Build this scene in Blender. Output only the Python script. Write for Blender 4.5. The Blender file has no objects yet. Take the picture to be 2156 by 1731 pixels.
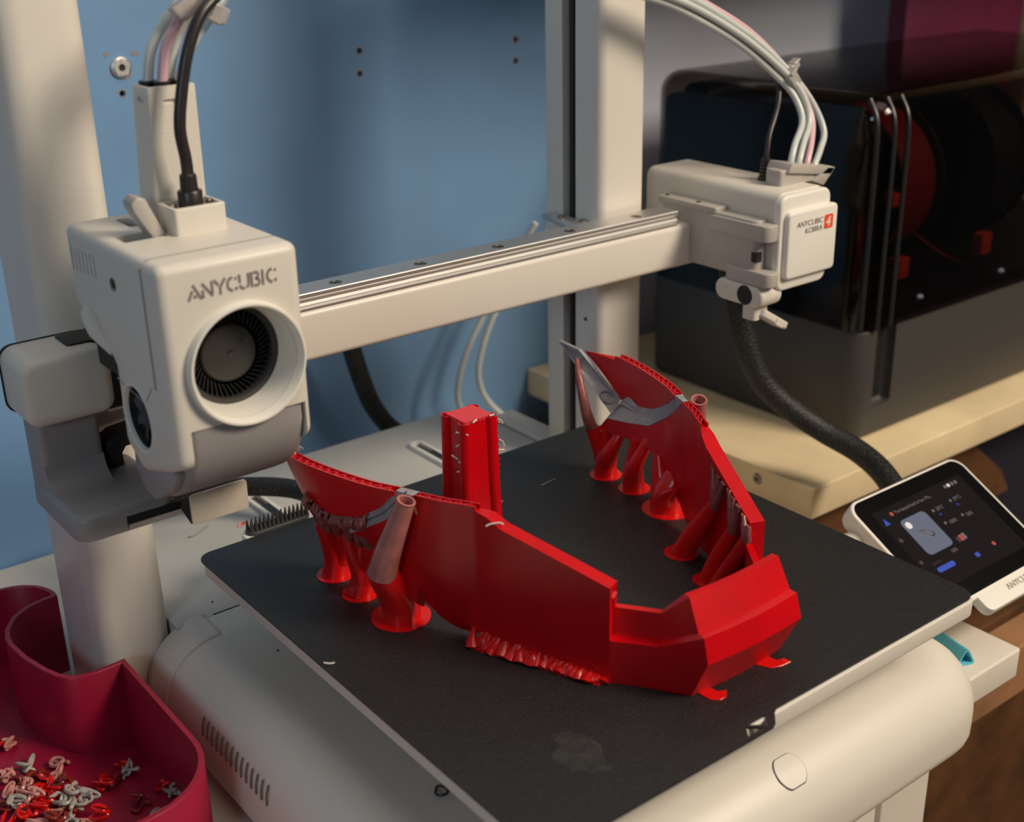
import bpy, bmesh, math, random
from mathutils import Vector, Matrix
random.seed(7)
S = 0.001                                   # everything below is written in millimetres
sc = bpy.context.scene
COL = sc.collection

# ------------------------------------------------------------------ camera, world, lights
cam = bpy.data.cameras.new('camera'); camo = bpy.data.objects.new('camera', cam); COL.objects.link(camo)
CX = (0.7893634, -0.6135983, -0.0200635)
CY = (0.2479999, 0.2888032, 0.9247101)
CZ = (-0.5616061, -0.7349080, 0.3801430)
camo.matrix_world = Matrix(((CX[0], CY[0], CZ[0], -0.20774), (CX[1], CY[1], CZ[1], -0.53053),
                            (CX[2], CY[2], CZ[2], 0.298839), (0, 0, 0, 1)))
cam.sensor_fit = 'HORIZONTAL'; cam.sensor_width = 36.0; cam.lens = 2657.8 / 2156 * 36
cam.clip_start = 0.01; cam.clip_end = 30
cam.dof.use_dof = True; cam.dof.focus_distance = 0.60; cam.dof.aperture_fstop = 9.0
sc.camera = camo

world = bpy.data.worlds.new('world'); sc.world = world; world.use_nodes = True
bg = world.node_tree.nodes['Background']
bg.inputs[0].default_value = (0.72, 0.68, 0.66, 1); bg.inputs[1].default_value = 0.045

def area(name, loc, target, size, power, color, sy=None):
    l = bpy.data.lights.new(name, 'AREA'); l.energy = power; l.color = color; l.size = size
    if sy: l.shape = 'RECTANGLE'; l.size_y = sy
    o = bpy.data.objects.new(name, l); COL.objects.link(o)
    o.location = Vector(loc) * S
    o.rotation_euler = (Vector(target) - Vector(loc)).to_track_quat('-Z', 'Y').to_euler()
    return o
area('warm_window_light', (950, -1430, 1260), (130, -60, 60), 0.6, 42, (1.0, 0.875, 0.70))
area('ceiling_bounce_fill', (420, -650, 1900), (80, -80, 0), 1.3, 11, (1.0, 0.90, 0.78))  # added warm fill standing in for light bounced off the ceiling
area('cool_window_light', (-1250, -1000, 650), (150, 225, 150), 0.4, 4.2, (0.62, 0.82, 1.0))

sc.view_settings.view_transform = 'Standard'
sc.view_settings.look = 'None'
sc.view_settings.exposure = -0.22
sc.view_settings.gamma = 1.0
sc.view_settings.use_curve_mapping = False

# ------------------------------------------------------------------ materials
def lin(c):
    return tuple(((v/255.0)/12.92 if v <= 10.3 else (((v/255.0)+0.055)/1.055)**2.4) for v in c) + (1,)
def mat(name, rgb, rough=0.5, metal=0.0, spec=0.5, bump=0.0, bscale=300.0, stretch=None, var=0.0, vscale=20.0, coat=0.0, emit=None, estr=0.0, sss=0.0, trans=0.0, alpha=1.0):
    m = bpy.data.materials.new(name); m.use_nodes = True
    nt = m.node_tree; N = nt.nodes; p = N['Principled BSDF']
    p.inputs['Base Color'].default_value = lin(rgb)
    p.inputs['Roughness'].default_value = rough
    p.inputs['Metallic'].default_value = metal
    p.inputs['Specular IOR Level'].default_value = spec
    p.inputs['Coat Weight'].default_value = coat
    p.inputs['Transmission Weight'].default_value = trans
    p.inputs['Alpha'].default_value = alpha
    if sss:
        p.inputs['Subsurface Weight'].default_value = sss
        p.inputs['Subsurface Radius'].default_value = (0.004, 0.001, 0.001)
        p.inputs['Subsurface Scale'].default_value = 0.5
    if emit:
        p.inputs['Emission Color'].default_value = lin(emit); p.inputs['Emission Strength'].default_value = estr
    tc = N.new('ShaderNodeTexCoord'); mp = N.new('ShaderNodeMapping')
    nt.links.new(tc.outputs['Object'], mp.inputs['Vector'])
    if stretch: mp.inputs['Scale'].default_value = stretch
    if bump:
        n = N.new('ShaderNodeTexNoise'); n.inputs['Scale'].default_value = 1.0 if stretch else bscale
        n.inputs['Detail'].default_value = 2.0
        nt.links.new(mp.outputs['Vector'], n.inputs['Vector'])
        b = N.new('ShaderNodeBump'); b.inputs['Strength'].default_value = bump; b.inputs['Distance'].default_value = 0.0004
        nt.links.new(n.outputs['Fac'], b.inputs['Height']); nt.links.new(b.outputs['Normal'], p.inputs['Normal'])
    if var:
        n2 = N.new('ShaderNodeTexNoise'); n2.inputs['Scale'].default_value = vscale; n2.inputs['Detail'].default_value = 4
        nt.links.new(tc.outputs['Object'], n2.inputs['Vector'])
        r = N.new('ShaderNodeValToRGB')
        a = lin([max(0, v*(1-var)) for v in rgb]); c = lin([min(255, v*(1+var)) for v in rgb])
        r.color_ramp.elements[0].position = 0.3; r.color_ramp.elements[0].color = a
        r.color_ramp.elements[1].position = 0.7; r.color_ramp.elements[1].color = c
        nt.links.new(n2.outputs['Fac'], r.inputs['Fac']); nt.links.new(r.outputs['Color'], p.inputs['Base Color'])
    return m

M = {}
M['cream'] = mat('cream_plastic', (218, 210, 198), 0.42, bump=0.06, bscale=2500)
M['cream_metal'] = mat('cream_painted_metal', (222, 214, 203), 0.36, bump=0.03, bscale=3500)
M['cream_grain'] = mat('cream_grained_plastic', (220, 212, 200), 0.5, bump=0.35, bscale=900)
M['white'] = mat('white_plastic', (232, 226, 216), 0.4, bump=0.03, bscale=2500)
M['deckgrey'] = mat('light_grey_deck_plastic', (196, 192, 184), 0.4, bump=0.03, bscale=2500)
M['grey'] = mat('warm_grey_plastic', (154, 148, 146), 0.45, bump=0.06, bscale=2500)
M['clampgrey'] = mat('clamp_grey_plastic', (178, 170, 162), 0.42, bump=0.05, bscale=2500)
M['grooveink'] = mat('lettering_grey', (128, 118, 118), 0.5, bump=0.05, bscale=2000)
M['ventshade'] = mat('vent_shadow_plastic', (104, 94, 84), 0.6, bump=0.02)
M['seam'] = mat('seam_shadow_plastic', (150, 142, 134), 0.5, bump=0.02)
M['darkink'] = mat('lettering_dark', (70, 64, 62), 0.5, bump=0.02)
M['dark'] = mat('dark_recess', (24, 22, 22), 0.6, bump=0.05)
M['black'] = mat('black_plastic', (30, 30, 31), 0.42, bump=0.08, bscale=2000)
M['fanblack'] = mat('fan_charcoal_plastic', (62, 60, 58), 0.42, bump=0.08, bscale=2500)
M['cable'] = mat('black_cable_rubber', (46, 40, 40), 0.35, bump=0.05, bscale=2000)
M['plate'] = mat('textured_black_sheet', (29, 29, 30), 0.47, bump=0.9, bscale=1000, var=0.25, vscale=900)
M['smudge'] = mat('dull_grey_smudge', (39, 38, 37), 0.6, bump=0.9, bscale=1000, var=0.3, vscale=160)
M['steel'] = mat('brushed_steel', (224, 220, 216), 0.45, metal=1.0, bump=0.03, stretch=(60, 3000, 3000))
M['silver'] = mat('satin_silver_plate', (228, 214, 194), 0.4, metal=0.35, bump=0.03, bscale=3000)
M['screw'] = mat('screw_metal', (150, 140, 128), 0.3, metal=1.0, bump=0.02)
RSTR = (60, 60, 2600)
M['red'] = mat('red_filament', (198, 2, 16), 0.30, bump=0.06, stretch=RSTR, spec=0.5, var=0.04, vscale=60)
M['redinfill'] = mat('red_filament_infill', (205, 20, 40), 0.45, bump=0.2, stretch=RSTR)
M['redglossy'] = mat('red_support_filament', (214, 18, 18), 0.26, bump=0.25, stretch=(220, 220, 2200), spec=0.6, sss=0.15)
M['duskypink'] = mat('dusky_pink_filament', (170, 104, 100), 0.3, bump=0.3, stretch=(260, 260, 2200), spec=0.6, var=0.1, vscale=120)
M['dusky'] = mat('dusky_mixed_filament', (134, 72, 68), 0.36, bump=0.3, stretch=(260, 260, 2200), spec=0.6, var=0.15, vscale=250)
M['greyfil'] = mat('grey_filament', (148, 146, 150), 0.42, bump=0.2, stretch=RSTR, var=0.08, vscale=200)
M['wisp'] = mat('pale_grey_filament_wisp', (205, 196, 184), 0.4, bump=0.1)
M['tower_top'] = mat('red_tower_infill', (222, 60, 70), 0.5, bump=0.6, stretch=(1800, 1800, 50))
M['bin'] = mat('magenta_print_plastic', (150, 12, 48), 0.42, bump=0.14, stretch=RSTR, var=0.04, vscale=30)
M['coil_red'] = mat('purged_red_filament', (205, 16, 12), 0.25, bump=0.15, bscale=900, spec=0.6)
M['coil_pink'] = mat('purged_pink_grey_filament', (190, 128, 118), 0.3, bump=0.15, bscale=900, var=0.2, vscale=200)
M['coil_grey'] = mat('purged_grey_filament', (168, 158, 148), 0.3, bump=0.15, bscale=900, var=0.12, vscale=200)
M['coil_dark'] = mat('purged_brown_red_filament', (122, 36, 28), 0.28, bump=0.15, bscale=900, var=0.2, vscale=200)
M['desk'] = mat('white_desk_laminate', (224, 214, 200), 0.45, bump=0.03, bscale=900, var=0.02, vscale=12)
M['wood'] = mat('pale_wood_board', (226, 204, 164), 0.45, bump=0.06, stretch=(40, 900, 900), var=0.06, vscale=14)
M['brownwood'] = mat('brown_wood', (92, 60, 36), 0.5, bump=0.1, stretch=(900, 900, 60), var=0.2, vscale=25)
M['litfloor'] = mat('tan_lit_floor', (156, 112, 78), 0.5, bump=0.1, stretch=(60, 900, 900), var=0.12, vscale=25)
M['floor'] = mat('brown_floor', (104, 76, 52), 0.6, bump=0.1, bscale=60, var=0.15, vscale=8)
M['blue'] = mat('blue_painted_board', (112, 150, 190), 0.5, bump=0.06, bscale=200, var=0.025, vscale=14)
M['bare'] = mat('bare_wood_chip', (150, 132, 124), 0.8, bump=0.3, bscale=900)
M['wall'] = mat('pale_lavender_wall', (206, 210, 226), 0.7, bump=0.08, bscale=150, var=0.03, vscale=4)
M['navy'] = mat('dark_navy_fabric', (26, 24, 40), 0.85, bump=0.3, bscale=700)
M['boxgrey'] = mat('charcoal_box_plastic', (64, 61, 59), 0.5, bump=0.08, bscale=1600)
M['boxdark'] = mat('black_box_inside', (22, 22, 24), 0.5, bump=0.05)
M['magenta'] = mat('dark_magenta_board', (92, 12, 52), 0.6, bump=0.1, bscale=300, var=0.05)
M['orange'] = mat('orange_plastic', (232, 72, 28), 0.45, bump=0.05)
M['tagorange'] = mat('orange_print', (232, 84, 40), 0.5, bump=0.02)
M['paper'] = mat('white_print', (240, 232, 222), 0.5, bump=0.02)
M['cyan'] = mat('cyan_plastic', (96, 196, 222), 0.4, bump=0.1, stretch=RSTR)
M['cyanin'] = mat('cyan_plastic_inside', (20, 128, 170), 0.5, bump=0.1)
M['screen'] = mat('black_screen_glass', (17, 15, 17), 0.22, spec=0.4, bump=0.01, emit=(44, 36, 36), estr=0.30)
M['bezel'] = mat('black_glass_bezel', (12, 11, 13), 0.22, spec=0.4, bump=0.01)
M['led'] = mat('white_led', (230, 235, 245), 0.4, bump=0.02, emit=(200, 210, 235), estr=0.8)
M['s_text'] = mat('screen_text_grey', (84, 80, 82), 0.4, bump=0.01, emit=(150, 145, 150), estr=0.22)
M['s_blue'] = mat('screen_blue', (40, 60, 150), 0.4, bump=0.01, emit=(60, 96, 220), estr=0.3)
M['s_red'] = mat('screen_red', (140, 60, 50), 0.4, bump=0.01, emit=(190, 84, 76), estr=0.3)
M['s_card'] = mat('screen_preview_card', (70, 76, 96), 0.4, bump=0.01, emit=(132, 140, 164), estr=0.26)
M['s_white'] = mat('screen_white', (200, 200, 205), 0.4, bump=0.01, emit=(210, 210, 215), estr=0.3)
M['s_model'] = mat('screen_model_icon', (60, 44, 54), 0.4, bump=0.01, emit=(70, 52, 64), estr=0.2)
M['tube'] = mat('milky_tube', (226, 230, 226), 0.3, bump=0.03, spec=0.6, sss=0.1, trans=0.25)
M['tubeclear'] = mat('clear_milky_tube', (222, 228, 226), 0.25, bump=0.03, spec=0.6, trans=0.55)
M['pink'] = mat('pink_filament', (226, 150, 196), 0.4, bump=0.03)
M['pinktube'] = mat('tube_with_pink_filament', (232, 188, 196), 0.32, bump=0.03, spec=0.6, trans=0.15)
M['clip'] = mat('clear_clip_plastic', (232, 226, 220), 0.15, bump=0.03, spec=0.6, trans=0.6)
M['redspool'] = mat('red_spool_filament', (150, 30, 34), 0.45, bump=0.3, stretch=(2400, 60, 60))

def braid(name):
    m = mat(name, (26, 25, 24), 0.55)
    nt = m.node_tree; N = nt.nodes; p = N['Principled BSDF']
    tc = N.new('ShaderNodeTexCoord'); v = N.new('ShaderNodeTexVoronoi'); v.inputs['Scale'].default_value = 620
    nt.links.new(tc.outputs['Object'], v.inputs['Vector'])
    r = N.new('ShaderNodeValToRGB')
    r.color_ramp.elements[0].position = 0.0; r.color_ramp.elements[0].color = lin((82, 74, 62))
    r.color_ramp.elements[1].position = 0.38; r.color_ramp.elements[1].color = lin((22, 21, 21))
    nt.links.new(v.outputs['Distance'], r.inputs['Fac']); nt.links.new(r.outputs['Color'], p.inputs['Base Color'])
    b = N.new('ShaderNodeBump'); b.inputs['Strength'].default_value = 0.6; b.inputs['Distance'].default_value = 0.0006; b.invert = True
    nt.links.new(v.outputs['Distance'], b.inputs['Height']); nt.links.new(b.outputs['Normal'], p.inputs['Normal'])
    return m
M['braid'] = braid('braided_black_sleeve')

def smoky():
    m = bpy.data.materials.new('smoky_clear_cover'); m.use_nodes = True
    nt = m.node_tree; N = nt.nodes; N.remove(N['Principled BSDF']); out = N['Material Output']
    t = N.new('ShaderNodeBsdfTransparent'); t.inputs[0].default_value = (0.54, 0.49, 0.47, 1)
    g = N.new('ShaderNodeBsdfGlossy'); g.inputs['Roughness'].default_value = 0.10
    n = N.new('ShaderNodeTexNoise'); n.inputs['Scale'].default_value = 25
    bp = N.new('ShaderNodeBump'); bp.inputs['Strength'].default_value = 0.05; bp.inputs['Distance'].default_value = 0.001
    nt.links.new(n.outputs['Fac'], bp.inputs['Height']); nt.links.new(bp.outputs['Normal'], g.inputs['Normal'])
    lw = N.new('ShaderNodeLayerWeight'); pw = N.new('ShaderNodeMath'); pw.operation = 'POWER'; pw.inputs[1].default_value = 4.0
    f = N.new('ShaderNodeMath'); f.operation = 'MULTIPLY_ADD'; f.inputs[1].default_value = 0.8; f.inputs[2].default_value = 0.03
    nt.links.new(lw.outputs['Facing'], pw.inputs[0]); nt.links.new(pw.outputs[0], f.inputs[0])
    mx = N.new('ShaderNodeMixShader')
    nt.links.new(f.outputs[0], mx.inputs[0]); nt.links.new(t.outputs[0], mx.inputs[1]); nt.links.new(g.outputs[0], mx.inputs[2])
    nt.links.new(mx.outputs[0], out.inputs['Surface'])
    return m
M['smoky'] = smoky()

# ------------------------------------------------------------------ mesh helpers
WLOC = {}
def V(*a): return Vector(a)
def new(): return bmesh.new()
def add_face(bm, vs):
    try: return bm.faces.new(vs)
    except ValueError: return None
def rring(x0, x1, y0, y1, r, n=5):
    r = max(0.01, min(r, (x1-x0)/2-1e-3, (y1-y0)/2-1e-3)); P = []
    for cx, cy, a0 in ((x1-r, y1-r, 0), (x0+r, y1-r, 90), (x0+r, y0+r, 180), (x1-r, y0+r, 270)):
        for i in range(n+1):
            a = math.radians(a0 + 90*i/n); P.append((cx+r*math.cos(a), cy+r*math.sin(a)))
    return P
AX = {'z': lambda a, b, c: V(a, b, c), 'y': lambda a, b, c: V(a, c, b), 'x': lambda a, b, c: V(c, a, b)}
def loft(bm, rings, cap=(True, True), closed=True):
    R = [[bm.verts.new(p) for p in r] for r in rings]
    n = len(R[0])
    for a, b in zip(R, R[1:]):
        for i in range(n if closed else n-1):
            j = (i+1) % n
            add_face(bm, (a[i], a[j], b[j], b[i]))
    if cap[0]: add_face(bm, list(reversed(R[0])))
    if cap[1]: add_face(bm, R[-1])
    return R
def rbox(bm, x0, x1, y0, y1, z0, z1, rc=0.0, rt=0.0, rb=0.0, axis='z', nc=5, nf=4):
    """box with rounded side corners (rc) and rounded top / bottom rims; for axis x the sides are y,z and for axis y they are x,z"""
    if axis == 'z': a0, a1, b0, b1, c0, c1 = x0, x1, y0, y1, z0, z1
    elif axis == 'y': a0, a1, b0, b1, c0, c1 = x0, x1, z0, z1, y0, y1
    else: a0, a1, b0, b1, c0, c1 = y0, y1, z0, z1, x0, x1
    f = AX[axis]; rings = []
    def ring(d, c): return [f(p[0], p[1], c) for p in rring(a0+d, a1-d, b0+d, b1-d, max(rc-d, 0.02), nc)]
    if rb:
        for i in range(nf+1):
            a = math.pi/2*i/nf; rings.append(ring(rb*(1-math.sin(a)), c0+rb*(1-math.cos(a))))
    else: rings.append(ring(0, c0))
    if rt:
        for i in range(nf+1):
            a = math.pi/2*i/nf; rings.append(ring(rt*(1-math.cos(a)), c1-rt*(1-math.sin(a))))
    else: rings.append(ring(0, c1))
    loft(bm, rings)
def prism(bm, poly, axis, c0, c1, bevel=0.0, seg=3):
    f = AX[axis]; b2 = bmesh.new()
    loft(b2, [[f(p[0], p[1], c) for p in poly] for c in (c0, c1)])
    if bevel:
        bmesh.ops.recalc_face_normals(b2, faces=b2.faces)
        bmesh.ops.bevel(b2, geom=list(b2.edges), offset=bevel, segments=seg, profile=0.5, affect='EDGES', clamp_overlap=True)
    join(bm, b2)
def join(bm, b2):
    me = bpy.data.meshes.new('tmp'); b2.to_mesh(me); b2.free(); bm.from_mesh(me); bpy.data.meshes.remove(me)
def catmull(P, sub):
    P = [Vector(p) for p in P]
    if sub <= 1 or len(P) < 3: return P
    Q = [P[0]*2-P[1]] + P + [P[-1]*2-P[-2]]; out = []
    for i in range(1, len(Q)-2):
        a, b, c, d = Q[i-1], Q[i], Q[i+1], Q[i+2]
        for k in range(sub):
            t = k/sub
            out.append(0.5*((2*b)+(c-a)*t+(2*a-5*b+4*c-d)*t*t+(3*b-a-3*c+d)*t**3))
    out.append(P[-1]); return out
def tube(bm, P, r, n=10, sub=6, cap=(True, True), flat=1.0):
    m = len(P); Q = catmull(P, sub)
    rs = r if isinstance(r, (list, tuple)) else [r]*m
    rr = []
    for i in range(len(Q)):
        t = i/(len(Q)-1)*(m-1); k = min(int(t), m-2); rr.append(rs[k]+(rs[k+1]-rs[k])*(t-k))
    T = [(Q[min(i+1, len(Q)-1)]-Q[max(i-1, 0)]).normalized() for i in range(len(Q))]
    up = V(0, 0, 1) if abs(T[0].z) < 0.9 else V(0, 1, 0)
    u = T[0].cross(up).normalized(); rings = []
    for q, t, ra in zip(Q, T, rr):
        u = (u - t*u.dot(t)).normalized(); w = t.cross(u)
        rings.append([q+(u*math.cos(2*math.pi*i/n)+w*math.sin(2*math.pi*i/n)*flat)*ra for i in range(n)])
    loft(bm, rings, cap)
def lathe(bm, prof, c, axis='z', n=32, cap=(False, False)):
    """prof = (radius, height) pairs turned about the axis through c"""
    f = {'z': lambda a, b, h: V(c[0]+a, c[1]+b, c[2]+h), 'y': lambda a, b, h: V(c[0]+a, c[1]+h, c[2]+b), 'x': lambda a, b, h: V(c[0]+h, c[1]+a, c[2]+b)}[axis]
    loft(bm, [[f(r*math.cos(2*math.pi*i/n), r*math.sin(2*math.pi*i/n), h) for i in range(n)] for r, h in prof], cap)
def disc(bm, c, r, h, axis='z', n=24): lathe(bm, [(r, 0), (r, h)], c, axis, n, (True, True))
def quadplate(bm, pts, thick):
    pts = [Vector(p) for p in pts]; nrm = (pts[1]-pts[0]).cross(pts[2]-pts[0]).normalized()*thick
    loft(bm, [[p for p in pts], [p+nrm for p in pts]])
def frame_xform(bm, o, u, v):
    u = Vector(u).normalized(); v = (Vector(v)-u*Vector(v).dot(u)).normalized(); w = u.cross(v); o = Vector(o)
    for q in bm.verts: q.co = o+u*q.co.x+v*q.co.y+w*q.co.z
def text_bm(s, size, thick, shear=0.0, ox=0.0, oy=0.0):
    cu = bpy.data.curves.new('t', 'FONT'); cu.body = s; cu.size = size; cu.extrude = thick; cu.shear = shear
    o = bpy.data.objects.new('t', cu); COL.objects.link(o)
    me = bpy.data.meshes.new_from_object(o.evaluated_get(bpy.context.evaluated_depsgraph_get()))
    bm = bmesh.new(); bm.from_mesh(me)
    for q in bm.verts: q.co.x += ox; q.co.y += oy
    bpy.data.objects.remove(o); bpy.data.curves.remove(cu); bpy.data.meshes.remove(me)
    return bm
def cut(bm, cutter):
    """exact boolean difference, returns a new bmesh"""
    obs = []
    for b in (bm, cutter):
        bmesh.ops.recalc_face_normals(b, faces=b.faces)
        me = bpy.data.meshes.new('tmp'); b.to_mesh(me); b.free()
        o = bpy.data.objects.new('tmp', me); COL.objects.link(o); obs.append(o)
    md = obs[0].modifiers.new('b', 'BOOLEAN'); md.operation = 'DIFFERENCE'; md.solver = 'EXACT'; md.use_self = True; md.object = obs[1]
    me = bpy.data.meshes.new_from_object(obs[0].evaluated_get(bpy.context.evaluated_depsgraph_get()))
    r = bmesh.new(); r.from_mesh(me)
    for o in obs:
        d = o.data; bpy.data.objects.remove(o); bpy.data.meshes.remove(d)
    bpy.data.meshes.remove(me)
    return r
def obj(name, bm, m, parent=None, smooth=35, origin=None):
    bmesh.ops.recalc_face_normals(bm, faces=bm.faces)
    co = [v.co for v in bm.verts]
    lo = Vector([min(c[i] for c in co) for i in range(3)]); hi = Vector([max(c[i] for c in co) for i in range(3)])
    org = Vector(origin) if origin else V((lo.x+hi.x)/2, (lo.y+hi.y)/2, lo.z)
    for v in bm.verts: v.co = (v.co-org)*S
    me = bpy.data.meshes.new(name); bm.to_mesh(me); bm.free()
    if smooth:
        for p in me.polygons: p.use_smooth = True
        me.set_sharp_from_angle(angle=math.radians(smooth))
    me.materials.append(m)
    o = bpy.data.objects.new(name, me); COL.objects.link(o)
    WLOC[o.name] = org
    if parent: o.parent = parent; o.location = (org-WLOC[parent.name])*S
    else: o.location = org*S
    return o
def empty(name, loc, label, cat, group=None):
    o = bpy.data.objects.new(name, None); COL.objects.link(o); o.location = Vector(loc)*S; o.empty_display_size = 0.01
    WLOC[o.name] = Vector(loc); return tag(o, label, cat, group)
def tag(o, label, cat, group=None):
    o['label'] = label; o['category'] = cat
    if group: o['group'] = group
    return o
def struct(o): o['kind'] = 'structure'; return o
def box(x0, x1, y0, y1, z0, z1, rc=0, rt=0, rb=0, axis='z', **k):
    b = new(); rbox(b, x0, x1, y0, y1, z0, z1, rc, rt, rb, axis, **k); return b

# ------------------------------------------------------------------ room
struct(obj('wall_back', box(-1500, 2400, 246, 300, -830, 1300), M['wall'], smooth=0))
struct(obj('floor', box(-1500, 2400, -1800, 300, -850, -830), M['floor'], smooth=0))

# blue board behind the desk, with drill holes, a driven screw and chipped paint
bl = new(); rbox(bl, -1200, 468, 225, 245, -829, 700)
c = new()
HOLES = [(247.4, 202.4, 2.0), (246.7, 187.5, 2.0), (380.5, 199.1, 2.2), (380.2, 184.0, 2.2), (80.6, 191.7, 1.8)]
for x, z, r in HOLES: disc(c, (x, 222, z), r, 13, 'y', 16)
blue = obj('blue_board', cut(bl, c), M['blue'])
tag(blue, 'blue painted board with small drill holes standing behind the printer', 'board')
for x, z, r in HOLES:
    b = new(); lathe(b, [(r*1.05, -0.15), (r*1.45+random.uniform(-.15, .2), -0.05), (r*1.5, 0.02)], (x, 225, z), 'y', 14); obj('hole_rim', b, M['bare'], blue)
def chip(x, z, rx, rz):
    b = new(); P = []
    for i in range(14):
        a = 2*math.pi*i/14; k = random.uniform(.7, 1.15); P.append((x+rx*k*math.cos(a), z+rz*k*math.sin(a)))
    prism(b, P, 'y', 224.75, 225.2); return b
for a in ((81.5, 207, 7.2, 7.6), (73.6, 215, 1.6, 1.5), (91.4, 214.3, 2.6, 1.4)): obj('bare_patch', chip(*a), M['bare'], blue)
b = new(); lathe(b, [(0.01, -1.2), (1.6, -1.2), (2.2, -2.6), (4.6, -2.6), (6.2, -1.4), (6.4, 0)], (81.6, 225, 206.9), 'y', 24)
scr = obj('cam_screw', b, M['steel'], blue)
for k in range(5):
    a = 2*math.pi*k/5+.3; b = new(); disc(b, (81.6+4.1*math.cos(a), 222.2, 206.9+4.1*math.sin(a)), 1.15, 0.5, 'y', 12); obj('dimple', b, M['steel'], scr)
b = new(); disc(b, (81.6, 223.4, 206.9), 1.7, 0.6, 'y', 14); obj('socket', b, M['dark'], scr)

# desk the printer stands on
desk = empty('desk', (0, 0, -829), 'white desk that the cream 3D printer stands on', 'desk')
obj('desktop', box(-1100, 369, -231, 224, -108, -90, 2, 1.2, 1.2), M['desk'], desk)
obj('drawer_front', box(-150, 256.5, -226, -208, -430, -110, 1.5, 1, 1), M['desk'], desk)
obj('drawer_front', box(-150, 256.5, -226, -208, -760, -433, 1.5, 1, 1), M['desk'], desk)
obj('corner_post', box(262, 304, -225, -150, -829, -108.2, 1.5), M['desk'], desk)
obj('carcass', box(-160, 262, -205, 200, -829, -108.2), M['desk'], desk)
obj('lit_floor_bar', box(304.2, 520, -204, -182, -160, -124, 2, 1.5, 1.5), M['litfloor'], desk)  # tan bar stands in for a lit strip of floor

# pale wooden table beside the desk
tab = empty('wooden_table', (700, 80, -829), 'pale wooden table under the black lidded box', 'table')
obj('tabletop', box(385, 1250, -70, 224, -80.6, -58.6, 1.5, 1, 1), M['wood'], tab)
b = new(); prism(b, [(408, -80.8), (408, -150), (655, -150), (640, -128), (580, -80.8)], 'y', -52, -34, .8, 1); obj('front_panel', b, M['brownwood'], tab)
obj('leg', box(1190, 1225, -50, -20, -829, -80.8, 1.5), M['brownwood'], tab)
obj('leg', box(408, 432, 180, 212, -829, -80.8, 1.5), M['brownwood'], tab)
obj('leg', box(1190, 1225, 180, 212, -829, -80.8, 1.5), M['brownwood'], tab)
b = new(); lathe(b, [(0.6, -.3), (1.2, -1.0), (3.2, -1.0), (4.0, -0.2), (4.0, 0.2)], (385, -23.7, -67.5), 'x', 20, (True, False)); s_ = obj('screw', b, M['screw'], tab)
b = new(); rbox(b, 383.7, 384.2, -26, -21.4, -67.9, -67.1); rbox(b, 383.7, 384.2, -24.1, -23.3, -69.8, -65.2); obj('cross_slot', b, M['dark'], s_)
o = obj('storage_crate', box(445, 1090, 0, 160, -309.8, -100, 8, 4, 4), M['navy']); tag(o, 'dark navy fabric crate in the shade under the wooden table', 'crate')
o = obj('low_cabinet', box(440, 1100, -22, 172, -829, -310, 3, 2, 1), M['brownwood']); tag(o, 'brown wooden low cabinet carrying the navy crate under the table', 'cabinet')

o = obj('unseen_shade_shelf', box(335, 1260, -45, 224.5, 345, 363, 2, 1, 1), M['wood']); tag(o, 'unseen shelf board added above the black box to shade the wall', 'shelf')  # out of view, added to shade the right side of the wall
# ------------------------------------------------------------------ black box with a smoky lid
bx = empty('filament_dryer_box', (660, 60, -58.6), 'black box with smoky clear lid standing on the pale wooden table', 'box')
b = box(459, 862, -41, 160, -58.5, 22, 12, 2, 6)
c = new(); rbox(c, 478, 499, -60, -33, -36, 40, 4, 0, 4)
obj('base', cut(b, c), M['boxgrey'], bx)
obj('grip_recess', box(477.5, 499.5, -33.2, -30, -36, 21, 3), M['dark'], bx)
def shell_box(o, i):
    b = new(); rbox(b, *o[:6], rc=o[6], rt=o[7], nc=7, nf=6); c = new(); rbox(c, *i[:6], rc=i[6], rt=i[7], nc=7, nf=6); return cut(b, c)
obj('lid', shell_box((457, 864, -43, 162, 22.2, 176, 18, 16), (459.4, 861.6, -40.6, 159.6, 10, 173.6, 16, 14)), M['smoky'], bx)
obj('deck', box(464, 858, -36, 156, 22.2, 30, 10), M['boxdark'], bx)
obj('inner_wall', box(462, 480, -34, 156, 30.2, 160, 8, 8), M['boxdark'], bx)
obj('back_wall', box(482, 856, 128, 156, 30.2, 165, 6, 8), M['boxdark'], bx)
for x, y in ((461, -39.5), (473, -43.6), (487, -43.6)):
    b = new(); tube(b, [(x, y, 22.5), (x, y, 80), (x, y, 140), (x, y+1.5, 162), (x+1, y+9, 174.5)], 1.7, 8); obj('lid_rib', b, M['black'], bx)
for x, y, z, w in ((520, -28, 53, 12), (619, -28, 53, 13), (515, -20, 100, 8)):
    obj('orange_latch', box(x-w/2, x+w/2, y, y+9, z-w*.6, z+w*.6, 2, 1, 1), M['orange'], bx)['label'] = 'orange latch behind the smoky lid'
for x, z in ((533, 33.2), (632, 33)):
    b = new(); lathe(b, [(2.1, 0), (1.8, 1.4), (0.8, 2.1)], (x, -34, z-2), 'z', 12, (True, True)); obj('indicator', b, M['led'], bx)
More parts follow.
